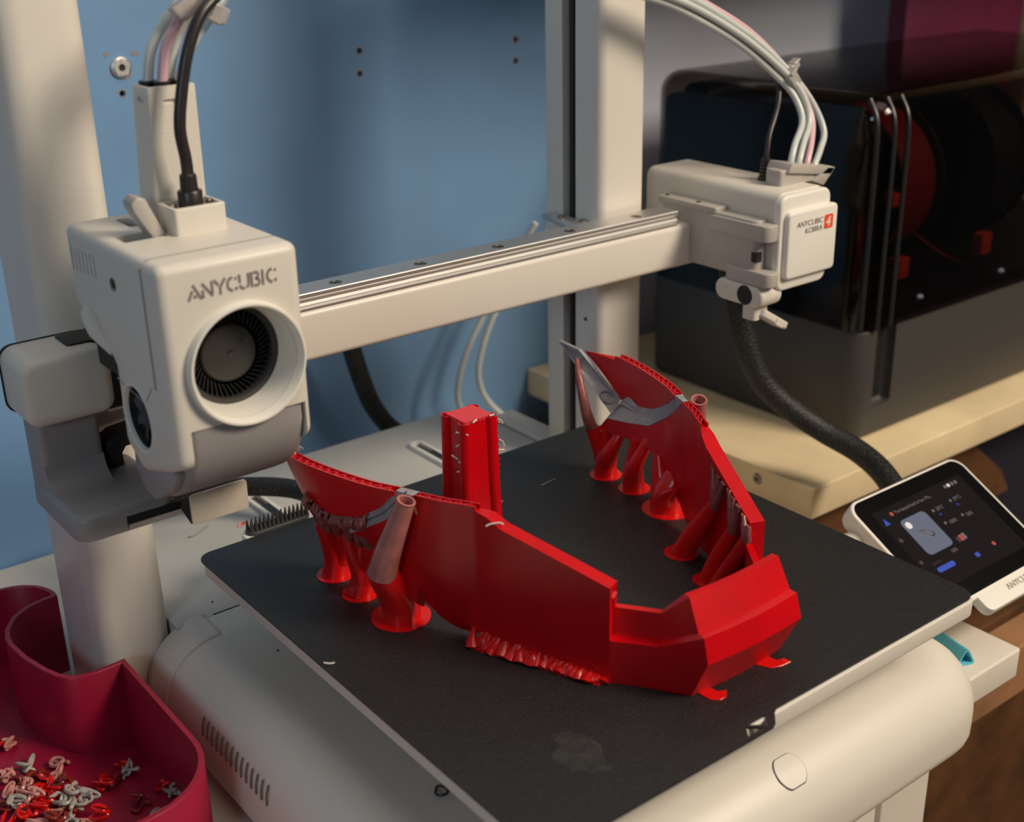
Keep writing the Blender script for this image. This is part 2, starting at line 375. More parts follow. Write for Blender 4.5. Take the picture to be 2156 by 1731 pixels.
def spool(x, label, m):
    t = empty('filament_spool', (x, 55, 30), label, 'spool')
    for dx in (-26, 23):
        b = new(); lathe(b, [(16, 0), (62, 0), (62, 3), (16, 3), (16, 0)], (x+dx, 62, 92.4), 'x', 40); obj('flange', b, M['boxdark'], t)
    b = new(); lathe(b, [(17, -22.8), (56, -22.8), (57, 0), (56, 22.8), (17, 22.8)], (x, 62, 92.4), 'x', 48); obj('wound_filament', b, m, t)
    b = new(); tube(b, [(x+18, 18, 57), (x+30, -2, 42), (x+40, -18, 36)], .9, 6); obj('filament_end', b, m, t)
spool(575, 'dark red filament spool nearest the lid corner inside the black box', M['redspool'])
spool(690, 'black spool standing right of the red one inside the black box', M['boxdark'])

o = obj('magenta_board', box(781, 966, 176, 196, -58.4, 520, 2, 1), M['magenta']); tag(o, 'dark magenta board standing upright behind the black box', 'board')
o = obj('beige_pole', box(990, 1022, 176, 200, -58.4, 520, 3, 1), M['wood']); tag(o, 'beige upright pole beyond the magenta board', 'pole')

# ------------------------------------------------------------------ printer
P_ = empty('printer', (130, 0, -90), 'cream white desktop 3D printer with black print bed and grey print head parts', 'printer')
# base: front housing with big rounded shoulders
b = box(-29, 289, -268, 60, -88, -39, 36, 30, 10, nc=8, nf=8)
bmesh.ops.bisect_plane(b, geom=b.verts[:]+b.edges[:]+b.faces[:], plane_co=(0, 5.6, 0), plane_no=(0, 1, 0), clear_outer=True)
bmesh.ops.holes_fill(b, edges=[e for e in b.edges if e.is_boundary])
obj('front_housing', b, M['cream'], P_)
b = new(); prism(b, [(-12, 6.2), (272, 6.2), (272, 122), (254, 122), (254, 153), (8, 153), (8, 122), (-12, 122)], 'z', -88, -39.1, 1.0, 2)
obj('rear_deck', b, M['deckgrey'], P_)
for x0, x1 in ((272.4, 291), (-31, -12.4)):
    obj('rear_block', box(x0, x1, 65, 122, -88, -37.6, 2, 1.5, 1), M['cream'], P_)
def arc(cx, cz, r, a0, a1, n): return [(cx+r*math.cos(math.radians(a0+(a1-a0)*i/n)), cz+r*math.sin(math.radians(a0+(a1-a0)*i/n))) for i in range(n+1)]
b = new(); prism(b, [(3, -89), (3, -38.2)] + arc(1, -69, 31.0, 90, 180, 10) + [(-30, -89)], 'y', -13.5, 9.4, 0.6, 2); obj('base_cheek', b, M['cream'], P_)
b = new(); prism(b, [(257, -38.2), (257, -89), (290, -89)] + arc(259, -69, 31.0, 0, 90, 10), 'y', -13.5, 9.4, 0.6, 2); obj('base_cheek', b, M['cream'], P_)
for x, y in ((-8, -225), (268, -225), (0, 90), (260, 90)):
    b = new(); disc(b, (x, y, -90), 9, 2.2, 'z', 20); obj('rubber_foot', b, M['black'], P_)
for x0, x1 in ((-60, -6), (266, 320)):
    obj('foot_pad', box(x0, x1, 7, 76, -90, -85, 22, 2, 0, nc=8), M['white'], P_)
# vents low on the left shoulder
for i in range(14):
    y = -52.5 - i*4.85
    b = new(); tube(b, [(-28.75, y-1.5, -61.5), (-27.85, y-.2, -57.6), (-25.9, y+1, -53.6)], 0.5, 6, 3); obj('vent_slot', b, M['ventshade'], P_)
# front button sits in the rounded front shoulder
def onarc(u, s, r): a = s/30.0; return V(u, -238-r*math.sin(a), -69+r*math.cos(a))
def squircle(w, h, fr, n=40):
    P = []
    for i in range(n):
        a = 2*math.pi*i/n; x, y = w*math.cos(a), w*math.sin(a); y = max(-h, min(h, y)); P.append((x, y))
    return P
b = new(); Q = squircle(8.3, 7.2, 0)
loft(b, [[onarc(145+p[0]*k, 19.5+p[1]*k, r) for p in Q] for k, r in ((1, 29.4), (1, 30.06), (0.5, 30.06), (0.02, 30.06))]); obj('button_gap', b, M['dark'], P_)
b = new(); loft(b, [[onarc(145.25+p[0]*k, 19.4+p[1]*k, r) for p in Q] for k, r in ((.955, 29.4), (.955, 30.1), (.93, 30.25), (0.5, 30.25), (0.02, 30.25))]); obj('front_button', b, M['cream'], P_)
# carriage slots in the deck
def slot(x0, x1, y0, y1):
    b = box(x0, x1, y0, y1, -39.3, -36.4, (x1-x0)/2, 0.8); c = box(x0+2.6, x1-2.6, y0+2.6, y1-2.6, -45, -30, (x1-x0)/2-2.6)
    o = obj('carriage_slot', cut(b, c), M['white'], P_)
    obj('slot_floor', box(x0+2, x1-2, y0+2, y1-2, -39.2, -38.9, (x1-x0)/2-2), M['fanblack'], o)
slot(200, 211, 14, 119); slot(80, 91, 14, 119)
obj('deck_seam', box(270.7, 271.5, 62, 121, -39.3, -38.95), M['grooveink'], P_)
obj('deck_seam', box(8, 254, 6.3, 6.9, -39.6, -39.0), M['dark'], P_)

# columns
obj('column', box(-50.5, -12.3, 9.5, 68, -85, 430, 11, 2, 3, nc=8), M['cream_metal'], P_)
b = box(272.3, 308.5, 9.5, 62, -85, 430, 6, 2, 1, nc=8); c = box(260, 279, 31.2, 43, -38, 440)
col_r = obj('column', cut(b, c), M['cream_metal'], P_)
obj('belt_slot', box(277.5, 279, 31.3, 42.9, -38, 428), M['dark'], col_r)
obj('lead_screw', box(273.5, 277.4, 35.2, 39, -20, 428, 1.9, nc=4), M['black'], col_r)
for z in (58, -12):
    b = new(); disc(b, (272.1, 22, z), 1.3, .4, 'x', 12); obj('hole', b, M['dark'], col_r)

# gantry beam and linear rail
beam = obj('gantry_beam', box(-36, 333, -15, 9, 90.4, 116, 3, 1, 1, 'x'), M['cream_metal'], P_)
b = new(); prism(b, [(-12.5, 116.1), (-12.5, 118.2), (-11.3, 119.3), (-11.3, 120.6), (-12.5, 121.8), (-12.5, 123.5), (-12, 124), (3.5, 124), (4, 123.5), (4, 116.1)], 'x', -30, 314)
rail = obj('linear_rail', b, M['steel'], beam, smooth=20)
b = new(); prism(b, [(-14.0, 116.1), (-14.0, 117), (-12.6, 117.8), (-12.6, 116.1)], 'x', -30, 312); obj('rail_lip', b, M['steel'], rail)
for x in (86.5, 136.5, 186.4, 236.6, 286.5, 36.5):
    b = new(); lathe(b, [(3.3, .05), (2.9, .28), (2.2, .28), (2.0, .06), (1.1, .06), (1.0, .02), (.01, .02)], (x, -5.5, 124), 'z', 20); s_ = obj('rail_screw', b, M['screw'], rail)
    b = new(); disc(b, (x, -5.5, 124.03), 1.1, .08, 'z', 6); obj('socket', b, M['dark'], s_)
# z bracket clamped to the right column
b = new(); prism(b, [(258.5, 25), (263, 52), (272, 52), (272, 9.4), (300, 9.4), (312, 4.5), (262, 4.5)], 'z', 116.2, 119.2, .5, 2); zb = obj('beam_bracket', b, M['steel'], P_)
for x, y in ((265, 36), (268, 20)):
    b = new(); lathe(b, [(2.3, 0), (2.1, 1.4), (1.2, 1.4), (1.1, .5), (.01, .5)], (x, y, 119.2), 'z', 18); obj('screw', b, M['screw'], zb)
# left end cap of the gantry
cap = new(); rbox(cap, -72.5, -34, -22, 8.5, 93.6, 124, 6.5, 0.6, 4.5, 'y', nc=6); ec = obj('beam_end_cap', cap, M['cream'], P_)
b = new(); rbox(b, -73.2, -33.6, 5.6, 6.4, 93, 124.5, 6.5, axis='y'); obj('cap_seam', b, M['dark'], ec)
b = new(); rbox(b, -49, -36, -13, 4, 122, 125.2, 2, .6); rbox(b, -36, -28, -10, 6, 104, 124.6, 2, .6); obj('belt_clamp', b, M['black'], ec)
b = new(); rbox(b, -36, -20, -16.5, 7, 93.0, 116.6, 1, .5, 0, 'x'); obj('carriage_block', b, M['black'], ec)

# right motor box
mb = obj('motor_box', box(331.6, 371, -72, 34, 87, 141, 6, 2, 1, 'y', nc=6), M['cream'], P_)
cv = obj('cover_plate', box(330.2, 373, -76, -71, 85, 140, 6, 0.5, 1.6, 'y', nc=6), M['white'], mb)
pad = obj('cover_pad', box(333.6, 375.9, -79.6, -75.8, 92.0, 131.0, 3.2, 0.2, 1.6, 'y', nc=6), M['white'], mb)
def on_front(s, size, x, y, z, m, name, parent, th=0.12, shear=0.0):
    b = text_bm(s, size, th, shear); frame_xform(b, (x, y, z), (1, 0, 0), (0, 0, 1)); return obj(name, b, m, parent, smooth=0)
on_front('ANYCUBIC', 4.5, 340.0, -79.66, 121.6, M['darkink'], 'lettering', mb, .08, .18)
on_front('KOBRA', 4.5, 347.2, -79.66, 117.2, M['darkink'], 'lettering', mb, .08, .18)
tg = obj('number_tag', box(363.8, 371.4, -79.8, -79.5, 117.2, 125.4, 1.2, 0, 0, 'y'), M['tagorange'], mb)
b = text_bm('4', 8.2, .06, .15); frame_xform(b, (364.9, -79.86, 118.5), (1, 0, 0), (0, 0, 1)); o = obj('numeral', b, M['paper'], mb, smooth=0)
# grey clamp on the motor box
cl = obj('motor_clamp', box(321.5, 331.8, -67, 10, 92.5, 126, 4, 1, 1, 'z'), M['clampgrey'], mb)
obj('clamp_collar', box(319.8, 331.7, -76, -28, 115.2, 124.6, 5, .8, .8, 'z', nc=6), M['clampgrey'], mb)
obj('clamp_collar', box(319.8, 331.7, -78.5, -44, 89.5, 97.8, 5, .8, .8, 'z', nc=6), M['clampgrey'], mb)
obj('clamp_top', box(320.5, 331.7, -36, 12, 124.5, 128.6, 2, .8, .8, 'z'), M['clampgrey'], mb)
obj('clamp_window', box(321.6, 326.5, -67.5, -60, 102.6, 108.2, .6, 0, 0, 'z'), M['dark'], mb)
for y in (8, -18):
    b = new(); disc(b, (325, y, 128.5), 1.6, .3, 'z', 12); obj('clamp_hole', b, M['dark'], mb)
# small camera under the clamp
b = new(); rbox(b, 319.5, 338, -75, -38.5, 76.5, 89.2, 6, 3, 2, 'x', nc=6); cm = obj('camera_mount', b, M['cream'], mb)
b = new(); lathe(b, [(.01, -.4), (5.2, -.4), (5.8, .1), (5.8, .6)], (319.4, -62, 82.8), 'x', 28); obj('camera_lens', b, M['dark'], mb)
for y, z in ((-46.2, 85.2), (-47.6, 80.4)):
    b = new(); lathe(b, [(.01, -.5), (1.2, -.35), (1.6, .1)], (319.4, y, z), 'x', 14); obj('camera_light', b, M['silver'], mb)
b = new(); rbox(b, -12.5, 12.5, -5.5, 5.5, -2.2, 2.2, 3, 1, 1); rbox(b, -1, 6, -6.8, -3, -2.6, 1, .5)
for v in b.verts: v.co = Matrix.Rotation(math.radians(31), 3, 'Y') @ v.co + V(338, -66, 66)
obj('camera_tab', b, M['cream'], mb)
b = new(); rbox(b, 322, 334, -68, -58, 68, 77, 2, .5); obj('tab_hinge', b, M['cream'], mb)
# tube socket block and cable relief on the box top
sk = obj('tube_socket', box(346, 377, -61, -49, 140.8, 150, 2, 1, 0, 'z'), M['clampgrey'], mb)
b = new(); prism(b, [(350, 148.6), (388, 142.4), (391.5, 146.4), (353, 153.6)], 'y', -63, -46, .6, 2); obj('socket_lip', b, M['clampgrey'], mb)
b = new(); prism(b, [(372, 141), (382, 137), (391.5, 146.3), (386, 148)], 'y', -63, -50, .5, 2); obj('socket_wedge', b, M['clampgrey'], mb)

# left purge bracket
b = new(); rbox(b, -67, -40, -12, 9.4, 51.5, 97, 3, .5, .5); rbox(b, -68.5, -23.5, -50.5, 9.4, 50.5, 62, 8, 3.2, .8, nc=6)
prism(b, [(-11, 60.5)]+[(-22+10*math.cos(math.radians(a)), 72-10*math.sin(math.radians(a))) for a in range(90, -1, -10)]+[(-11, 72)], 'x', -66.6, -40.4)
br = obj('purge_bracket', b, M['grey'], P_)
obj('blade_slot', box(-47.5, -23.2, -50.8, -48, 52.6, 57.4), M['dark'], br)
obj('wiper_blade', box(-47.2, -6, -51.6, -50.2, 51.4, 54.0), M['steel'], br)
b = new(); quadplate(b, [(-21, -50.0, 52.0), (1.5, -61.6, 50.6), (1.5, -61.6, 54), (-18, -49.5, 54.8)], 1.0); quadplate(b, [(-24, -61.6, 50.6), (2, -61.6, 50.6), (2, -48, 55.5), (-24, -48, 55.5)], 1.0); obj('blade_arm', b, M['dark'], br)
obj('silver_flap', box(-23.8, 2.8, -63, -61.8, 50.2, 64.3, 1.6, .25, .25, 'y'), M['silver'], br)
b = new(); disc(b, (-46, -48, 54.8), 1.6, .6, 'z', 14); obj('screw', b, M['screw'], br)
b = new(); prism(b, [(-18, 79), (-33, 77.6), (-38, 74.5), (-38.6, 66), (-35.5, 58), (-36, 56.6), (-25.5, 57.0), (-24.8, 58.6), (-30.5, 60.2), (-31, 68), (-29, 70.8), (-18, 71.5)], 'y', -9, 3, .5, 2); obj('black_clip', b, M['black'], br)

# heated bed and wiper brush
obj('heated_bed', box(1.6, 258.4, -264.9, -1.4, -9.6, -0.55, 6, .5, 2), M['cream'], P_)
b = new(); rbox(b, 29, 68, -0.9, 12, -7, -1.2, 5, .8); wb = obj('wiper_base', b, M['white'], P_)
obj('brush_pad', box(31, 66.5, 2.2, 11.2, -1.3, .6, 4, .5), M['fanblack'], wb)
bris = None
for i in range(14):
    for j in range(3):
        x, y = 33.2+i*2.42+(j % 2)*.8, 4+j*2.7
        if bris is None:
            b = new(); lathe(b, [(1.0, 0), (.75, 2.6), (.25, 5.2)], (x, y, .5), 'z', 7, (True, True)); bris = obj('bristle', b, M['fanblack'], wb)
        else:
            o = bris.copy(); o.location = bris.location+V(x-33.2, y-4, 0)*S; COL.objects.link(o)
# carriage under the bed
obj('bed_carriage', box(60, 200, -200, -60, -37, -10, 6, 1, 1), M['black'], P_)
for x in (85.5, 205.5):
    obj('carriage_rail', box(x-3, x+3, -170, 100, -38.8, -37.2, 1), M['black'], P_)

# touch screen: tilted 29 degrees
PT = math.radians(29); SO = V(310, -150, -18); SU = V(1, 0, 0); SV = V(0, math.cos(PT), math.sin(PT))
def scr_obj(name, b, m, parent, smooth=35): frame_xform(b, SO, SU, SV); return obj(name, b, m, parent, smooth)
b = new(); rbox(b, 3.4, 106.5, -76, 2.6, -13, 0, 9, 1.2, 3.5, nc=8); rbox(b, 33, 106.5, -86, -70, -7, -.1, 5, .8, 2, nc=6)
sb = scr_obj('touch_screen', b, M['white'], P_)
gl = scr_obj('screen_glass', box(5.4, 104.4, -73.4, .9, -.6, .15, 7.5, .2, 0, nc=8), M['bezel'], sb)
scr_obj('display', box(14.5, 95, -64, -8.5, .1, .22, 1), M['screen'], sb)
def flat(u0, u1, v0, v1, m, name='screen_icon', r=.6, h=.3): scr_obj(name, box(u0, u1, v0, v1, .2, h, r), m, sb)
def stext(s, size, u, v, m, name='screen_text'):
    b = text_bm(s, size, .03, 0, u, v)
    for q in b.verts: q.co.z += .3
    scr_obj(name, b, m, sb, 0)
flat(27, 49.5, -44.2, -19.2, M['s_card'], 'preview_card', 3.2)
b = new(); lathe(b, [(2.3, .28), (2.3, .36), (.01, .36)], (31.2, -23.6, 0), 'z', 24); scr_obj('preview_badge', b, M['s_white'], sb)
b = new(); tube(b, [(35, -29, .4), (37, -32.5, .4), (39.6, -34.8, .4), (42.2, -34.4, .4), (42.6, -32.2, .4)], .55, 6, 4, flat=.4); tube(b, [(35, -29, .4), (39, -30.2, .4), (42.4, -32.2, .4)], .3, 6, 4, flat=.4); scr_obj('preview_model', b, M['s_model'], sb)
stext('The heated bed is hot. Ple...', 3.0, 29.6, -14.4, M['s_text'])
b = new(); lathe(b, [(1.3, .25), (1.3, .33), (.01, .33)], (27.2, -13.4, 0), 'z', 18); scr_obj('screen_icon', b, M['s_red'], sb)
b = new(); prism(b, [(17, -18.5), (21, -18.5), (19, -13.8)], 'z', .2, .33); scr_obj('screen_icon', b, M['s_blue'], sb)
flat(16.6, 19.4, -30.8, -27.8, M['s_model'], r=1.4); flat(16.8, 19.2, -46.5, -44, M['s_model'], r=1)
flat(23.5, 38.6, -55.0, -51.8, M['s_blue'], 'progress_bar', 1.5)
flat(38.7, 58, -54.6, -52.3, M['screen'], 'progress_track', 1.1, .26)
for u, v, s in ((58, -23.2, '28°C'), (75.5, -22.2, '59°C'), (58.5, -33.4, '100%'), (74.5, -33.8, '50%')): stext(s, 3.2, u, v, M['s_text'])
for u, v in ((54.5, -23.6), (72, -22.6), (55, -33.0), (71, -33.2)): flat(u, u+1.8, v+.6, v+2.4, M['s_text'], r=.8)
for u, v in ((57, -26.6), (74.5, -25.8)): stext('/0', 2.4, u, v, M['s_blue'])
flat(56, 58.6, -45, -41, M['s_red'], r=.5); flat(58.9, 61.2, -44.8, -40.8, M['s_text'], r=.5); flat(53.2, 55.6, -45, -41.6, M['s_model'], r=.5)
flat(73.2, 75.8, -55.6, -53, M['s_red'], r=1.2); flat(55.6, 59, -57, -54.2, M['s_blue'], r=.5)
stext('50%', 3.0, 43, -48.4, M['s_text']); stext('2h 05m', 2.4, 24, -49.8, M['s_model'])
for u, m in ((77.2, 's_text'), (80.2, 's_white'), (83.6, 's_text'), (87, 's_text')): flat(u, u+2.1, -13.4, -11.2, M[m], r=.7)
stext('ANYCUBIC', 5.2, 56.5, -80.6, M['clampgrey'], 'lettering')
b = new(); tube(b, [(282, -150, -52), (300, -150, -42), (322, -160, -34)], 7, 12, 4); obj('screen_arm', b, M['cream'], P_)

# ------------------------------------------------------------------ print head
prof = [(-18, 142), (-18, 178), (-110, 178), (-110, 98.5), (-96, 92.5), (-70, 84), (-54.5, 93), (-55, 126), (-40, 142)]
b = new(); prism(b, prof, 'x', -44.5, 13.2, 4.0, 4)
c = new()
lathe(c, [(21.5, -10), (21.5, 27)], (-13, -110, 135), 'y', 48, (True, True))
rbox(c, -38.4, 10.4, -120, -98, 60, 113.2); rbox(c, -38.4, 10.4, -99, -50, 60, 95)
rbox(c, -38, -20.5, -67.5, -56, 168, 190)                     # lever slot
rbox(c, -26.5, -20.8, -45, -28, 172, 190, 2.2)              # rounded window in the top
lathe(c, [(2.7, -3), (2.7, 2.2)], (-44.5, -66.5, 162.6), 'x', 18, (True, True))
lathe(c, [(13.0, -4), (13.0, 5)], (-44.5, -74, 109.5), 'x', 40, (True, True))
for i in range(7): rbox(c, -46, -42.6, -24.4-i*4.15, -23.0-i*4.15, 159.8+i*.2, 169.2+i*.2)
head = obj('print_head', cut(b, c), M['cream'], P_)
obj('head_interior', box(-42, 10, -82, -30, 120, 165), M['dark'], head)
b = new(); prism(b, [(-97.0, 178.25), (-96.4, 178.25), (-96.4, 177), (-97.0, 177)], 'x', -42, 10); prism(b, [(-45, 176), (-45, 128), (-44.2, 128), (-44.2, 176)], 'y', -96.9, -96.6); obj('shell_seam', b, M['seam'], head)
b = new(); tube(b, [(-44.55, -93, 128), (-44.55, -83.5, 118.6), (-44.55, -56, 121.5)], .22, 5, 1); obj('shell_seam', b, M['seam'], head)
# fan ring and centrifugal fan
b = new(); lathe(b, [(24.6, 0.2), (24.4, -2.6), (23.9, -3.4), (23.1, -3.4), (22.4, -2.4), (21.2, 1.4), (20.2, 10.0), (19.9, 13.5), (21.5, 13.5), (21.5, 0.2), (24.6, 0.2)], (-13, -110, 135), 'y', 64); obj('fan_ring', b, M['white'], head)
b = new(); lathe(b, [(20.2, 12.6), (19.8, 12.2), (18.2, 12.2), (17.8, 13), (17.8, 25.4), (8, 25.4), (8, 26.4), (20.2, 26.4), (20.2, 12.6)], (-13, -110, 135), 'y', 56); obj('fan_housing', b, M['fanblack'], head)
b = new(); lathe(b, [(.01, 14.6), (1.1, 14.6), (1.25, 14.2), (10.4, 14.2), (11.4, 14.8), (11.9, 15.8), (12.1, 25.2)], (-13, -110, 135), 'y', 48); hub = obj('fan_hub', b, M['fanblack'], head)
b = new(); lathe(b, [(1.1, 14.1), (1.1, 13.9), (.7, 14.3), (.01, 14.4)], (-13, -110, 135), 'y', 16); lathe(b, [(1.35, 14.1), (1.35, 13.9), (1.1, 14.1), (.01, 14.1)], (-6.6, -110, 139.5), 'y', 16); obj('hub_dimple', b, M['clampgrey'] if False else M['fanblack'], head)
b = new()
for i in range(46):
    a = 2*math.pi*i/46; ca, sa = math.cos(a), math.sin(a); c2, s2 = math.cos(a+.17), math.sin(a+.17)
    quadplate(b, [(-13+12.8*ca, -95.0, 135+12.8*sa), (-13+17.4*c2, -96.4, 135+17.4*s2), (-13+17.4*c2, -85, 135+17.4*s2), (-13+12.8*ca, -85, 135+12.8*sa)], 0.35)
fb = obj('fan_blades', b, M['black'], head, smooth=0); fb['kind'] = 'stuff'
# grey air duct below the front
dprof = [(-109.2, 113), (-109.4, 106), (-107, 97), (-101, 88), (-92, 80.5), (-80, 74.5), (-70, 71.6), (-62, 73), (-58, 84), (-58, 94), (-70, 99), (-90, 113)]
b = new(); rings = []
for x, k in ((-38.2, .93), (-37.2, .975), (-35.5, 1), (-8, 1), (2, 1), (6.5, .985), (9, .955), (10.2, .91)):
    rings.append([V(x, -85+(p[0]+85)*k, 96+(p[1]-96)*k if p[1] < 96 else p[1]) for p in dprof])
loft(b, rings); bmesh.ops.recalc_face_normals(b, faces=b.faces)
c = new(); lathe(c, [(24.9, -6), (24.9, 4)], (-13, -110, 135), 'y', 48, (True, True))
obj('air_duct', cut(b, c), M['grey'], head, smooth=50)
b = new(); prism(b, [(-99, 92), (-70, 97), (-56, 96), (-54.5, 82), (-62, 73), (-72, 71.6), (-92, 83)], 'x', -42, -37, 1.2, 2); obj('duct_side', b, M['grey'], head)
b = new(); lathe(b, [(6, 8), (3.4, 3), (1.0, 0), (.01, 0)], (-17, -66, 69), 'z', 20); obj('nozzle', b, M['screw'], head)
# side details
b = new(); lathe(b, [(2.7, -.1), (2.7, .8), (1.9, .8), (1.7, 1.9), (.01, 1.9)], (-44.6, -66.5, 162.6), 'x', 18); obj('side_screw', b, M['screw'], head)
b = new(); lathe(b, [(14.6, .3), (14.4, -.7), (13.5, -.7), (12.9, .2), (12.8, 2.0)], (-44.5, -74, 109.5), 'x', 48); obj('side_fan_ring', b, M['white'], head)
b = new(); lathe(b, [(12.8, 1.2), (12.2, 1.0), (11.6, 3.8), (5.2, 3.8), (5.0, 2.6), (.01, 2.6)], (-44.5, -74, 109.5), 'x', 40); sf = obj('side_fan', b, M['black'], head)
for k in range(7):
    a = 2*math.pi*k/7; b = new(); R2 = lambda r, q, x: (x, -74+r*math.cos(a+q), 109.5+r*math.sin(a+q))
    quadplate(b, [R2(5.2, 0, -41.6), R2(11.2, .3, -42), R2(11.2, .75, -40.9), R2(5.2, .6, -40.9)], .3); obj('side_fan_blade', b, M['fanblack'], head)
b = new(); tube(b, [(-41.5, -33, 148), (-43.6, -34.5, 143), (-43.8, -41, 137.5), (-41.8, -50, 130)], [2.6, 4.6, 4.6, 2.2], 18, 6, flat=.9); obj('side_hump', b, M['cream'], head)
# stencil lettering on the front
def stroke(b, pts, w):
    pts = [Vector((p[0], p[1], 0)) for p in pts]; L = []; R = []
    for i, p in enumerate(pts):
        d = (pts[min(i+1, len(pts)-1)]-pts[max(i-1, 0)]).normalized(); n_ = V(-d.y, d.x, 0)*w/2; L.append(p+n_); R.append(p-n_)
    loft(b, [[l, r, r+V(0, 0, .3), l+V(0, 0, .3)] for l, r in zip(L, R)])
def arcp(cx, cy, rx, ry, a0, a1, n=7): return [(cx+rx*math.cos(math.radians(a0+(a1-a0)*i/n)), cy+ry*math.sin(math.radians(a0+(a1-a0)*i/n))) for i in range(n+1)]
w = .19
CL = [arcp(.48, .5, .40, .42, 62, 40, 3), arcp(.48, .5, .40, .42, 88, 268), arcp(.48, .5, .40, .42, 292, 322, 3)]
LET = [('A', 1.02, [[(.02, 0), (.36, .62)], [(.42, .98), (.98, 0)], [(.40, .22), (.66, .22)]]),
       ('N', .95, [[(.1, 0), (.1, .52)], [(.08, .95), (.80, .05)], [(.80, .18), (.80, 1)]]),
       ('Y', .92, [[(.03, 1), (.34, .62)], [(.86, 1), (.44, .46), (.44, 0)]]),
       ('C', .92, CL),
       ('U', .92, [[(.1, 1), (.1, .45)], [(.1, .32), (.16, .14), (.32, .07), (.46, .08)], [(.78, 1), (.78, .36), (.72, .18), (.60, .10)]]),
       ('B', .82, [[(.1, 1), (.1, .0)], [(.27, .92), (.56, .92), (.64, .76), (.56, .58), (.38, .53)], [(.46, .50), (.66, .44), (.70, .24), (.58, .08), (.27, .08)]]),
       ('I', .40, [[(.14, 0), (.14, 1)]]),
       ('C', .92, CL)]
tot = sum(l[1] for l in LET); x = 0; SX = 36.6/tot
for ch, adv, strokes in LET:
    b = new()
    for s in strokes: stroke(b, s, w)
    for q in b.verts: q.co = V(q.co.x*SX, q.co.y*5.9, q.co.z)
    frame_xform(b, (-33.2+x*SX, -109.85, 163.6+x*.08), (1, 0, 0.0), (0, 0, 1)); obj('letter', b, M['grooveink'], head, smooth=0); x += adv
# top: connector block, lever, filament tower
b = box(-19.2, 2.6, -73, -56, 177.6, 188.6, 1.6, .6); c = box(-17.4, 0.8, -71.2, -57.8, 186.2, 195); obj('connector_block', cut(b, c), M['cream'], head)
for x in (-16.2, -.6):
    b = new(); lathe(b, [(1.7, 0), (1.8, 1.1), (1.2, 1.7), (.6, 1.5), (.01, 1.2)], (x, -64.5, 187.4), 'z', 16); obj('block_screw', b, M['screw'], head)
b = new(); prism(b, [(-21.2, 172), (-21.2, 179), (-27.2, 193.2), (-30.5, 194.4), (-33.2, 191.8), (-32.4, 188.6), (-26.4, 178), (-26.4, 172)], 'y', -66.5, -57.0, 0.8, 2); obj('release_lever', b, M['clampgrey'], head)
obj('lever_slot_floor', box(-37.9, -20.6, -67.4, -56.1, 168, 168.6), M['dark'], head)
b = new(); rings = []
for z, x0, x1, y1 in ((177, -19.5, 2.9, -38.5), (228, -16.7, 3.5, -39.5), (231.8, -16.5, 3.5, -39.6), (232.4, -16.1, 3.1, -40)):
    rings.append([V(p[0], p[1], z) for p in rring(x0, x1, -55, y1, 1.4, 4)])
loft(b, rings); c = new()
rbox(c, -10.6, -5.0, -60, -53.6, 225.4, 227.4, .8, axis='y'); rbox(c, -22, -15.4, -50.5, -44.5, 226.4, 228.4)
rbox(c, -14.8, 1.8, -53.2, -41.4, 229.8, 240, 1)
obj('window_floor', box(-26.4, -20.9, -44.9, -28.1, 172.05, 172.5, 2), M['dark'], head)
tw = obj('filament_tower', cut(b, c), M['cream_grain'], head)
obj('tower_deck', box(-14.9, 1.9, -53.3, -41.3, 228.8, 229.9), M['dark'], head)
TX = ((-11.6, -44.4), (-8.0, -50), (-3.0, -44.4), (-.8, -49.6))
for x, y in TX:
    b = new(); lathe(b, [(3.2, 0), (3.2, 1.6), (2.6, 1.8), (2.6, 3), (3.5, 3.2), (3.5, 4.2), (2.1, 4.2)], (x, y, 229.6), 'z', 20); obj('tube_collar', b, M['black'], head)

# ------------------------------------------------------------------ build plate
pl = [(p[0], p[1]) for p in rring(0, 260, -263.4, 0, 8, 6)]
out = []
for p in pl: out.append(p)
i = max(k for k, p in enumerate(out) if p[1] < -263.3 and p[0] < 20)    # end of the front left corner
tabp = [(14, -263.4), (16, -264.2), (18, -269.4), (21, -271.0), (113.5, -271.0), (116.2, -269.8), (121.6, -264.6), (124, -263.4)]
out = out[:i+1] + tabp + out[i+1:]
b = new(); prism(b, out, 'z', -0.5, 0.25)
c = new(); prism(c, [(106.9, -263.6), (113.0, -268.4), (117.4, -263.6)], 'z', -5, 5); prism(c, [(105.6, -264.4), (101.6, -269.0), (110.6, -269.0)], 'z', -5, 5)
plate = obj('build_plate', cut(b, c), M['plate'], smooth=20)
tag(plate, 'textured black steel build plate with a cut-out front tab on the printer bed', 'build plate')

b = new(); RR = random.Random(5); prism(b, [(46+10*k*math.cos(a), -237+13*k*math.sin(a)*1.2) for a, k in ((2*math.pi*i/18, RR.uniform(.65, 1.1)) for i in range(18))], 'z', .2, .262); obj('dried_smudge', b, M['smudge'], plate)
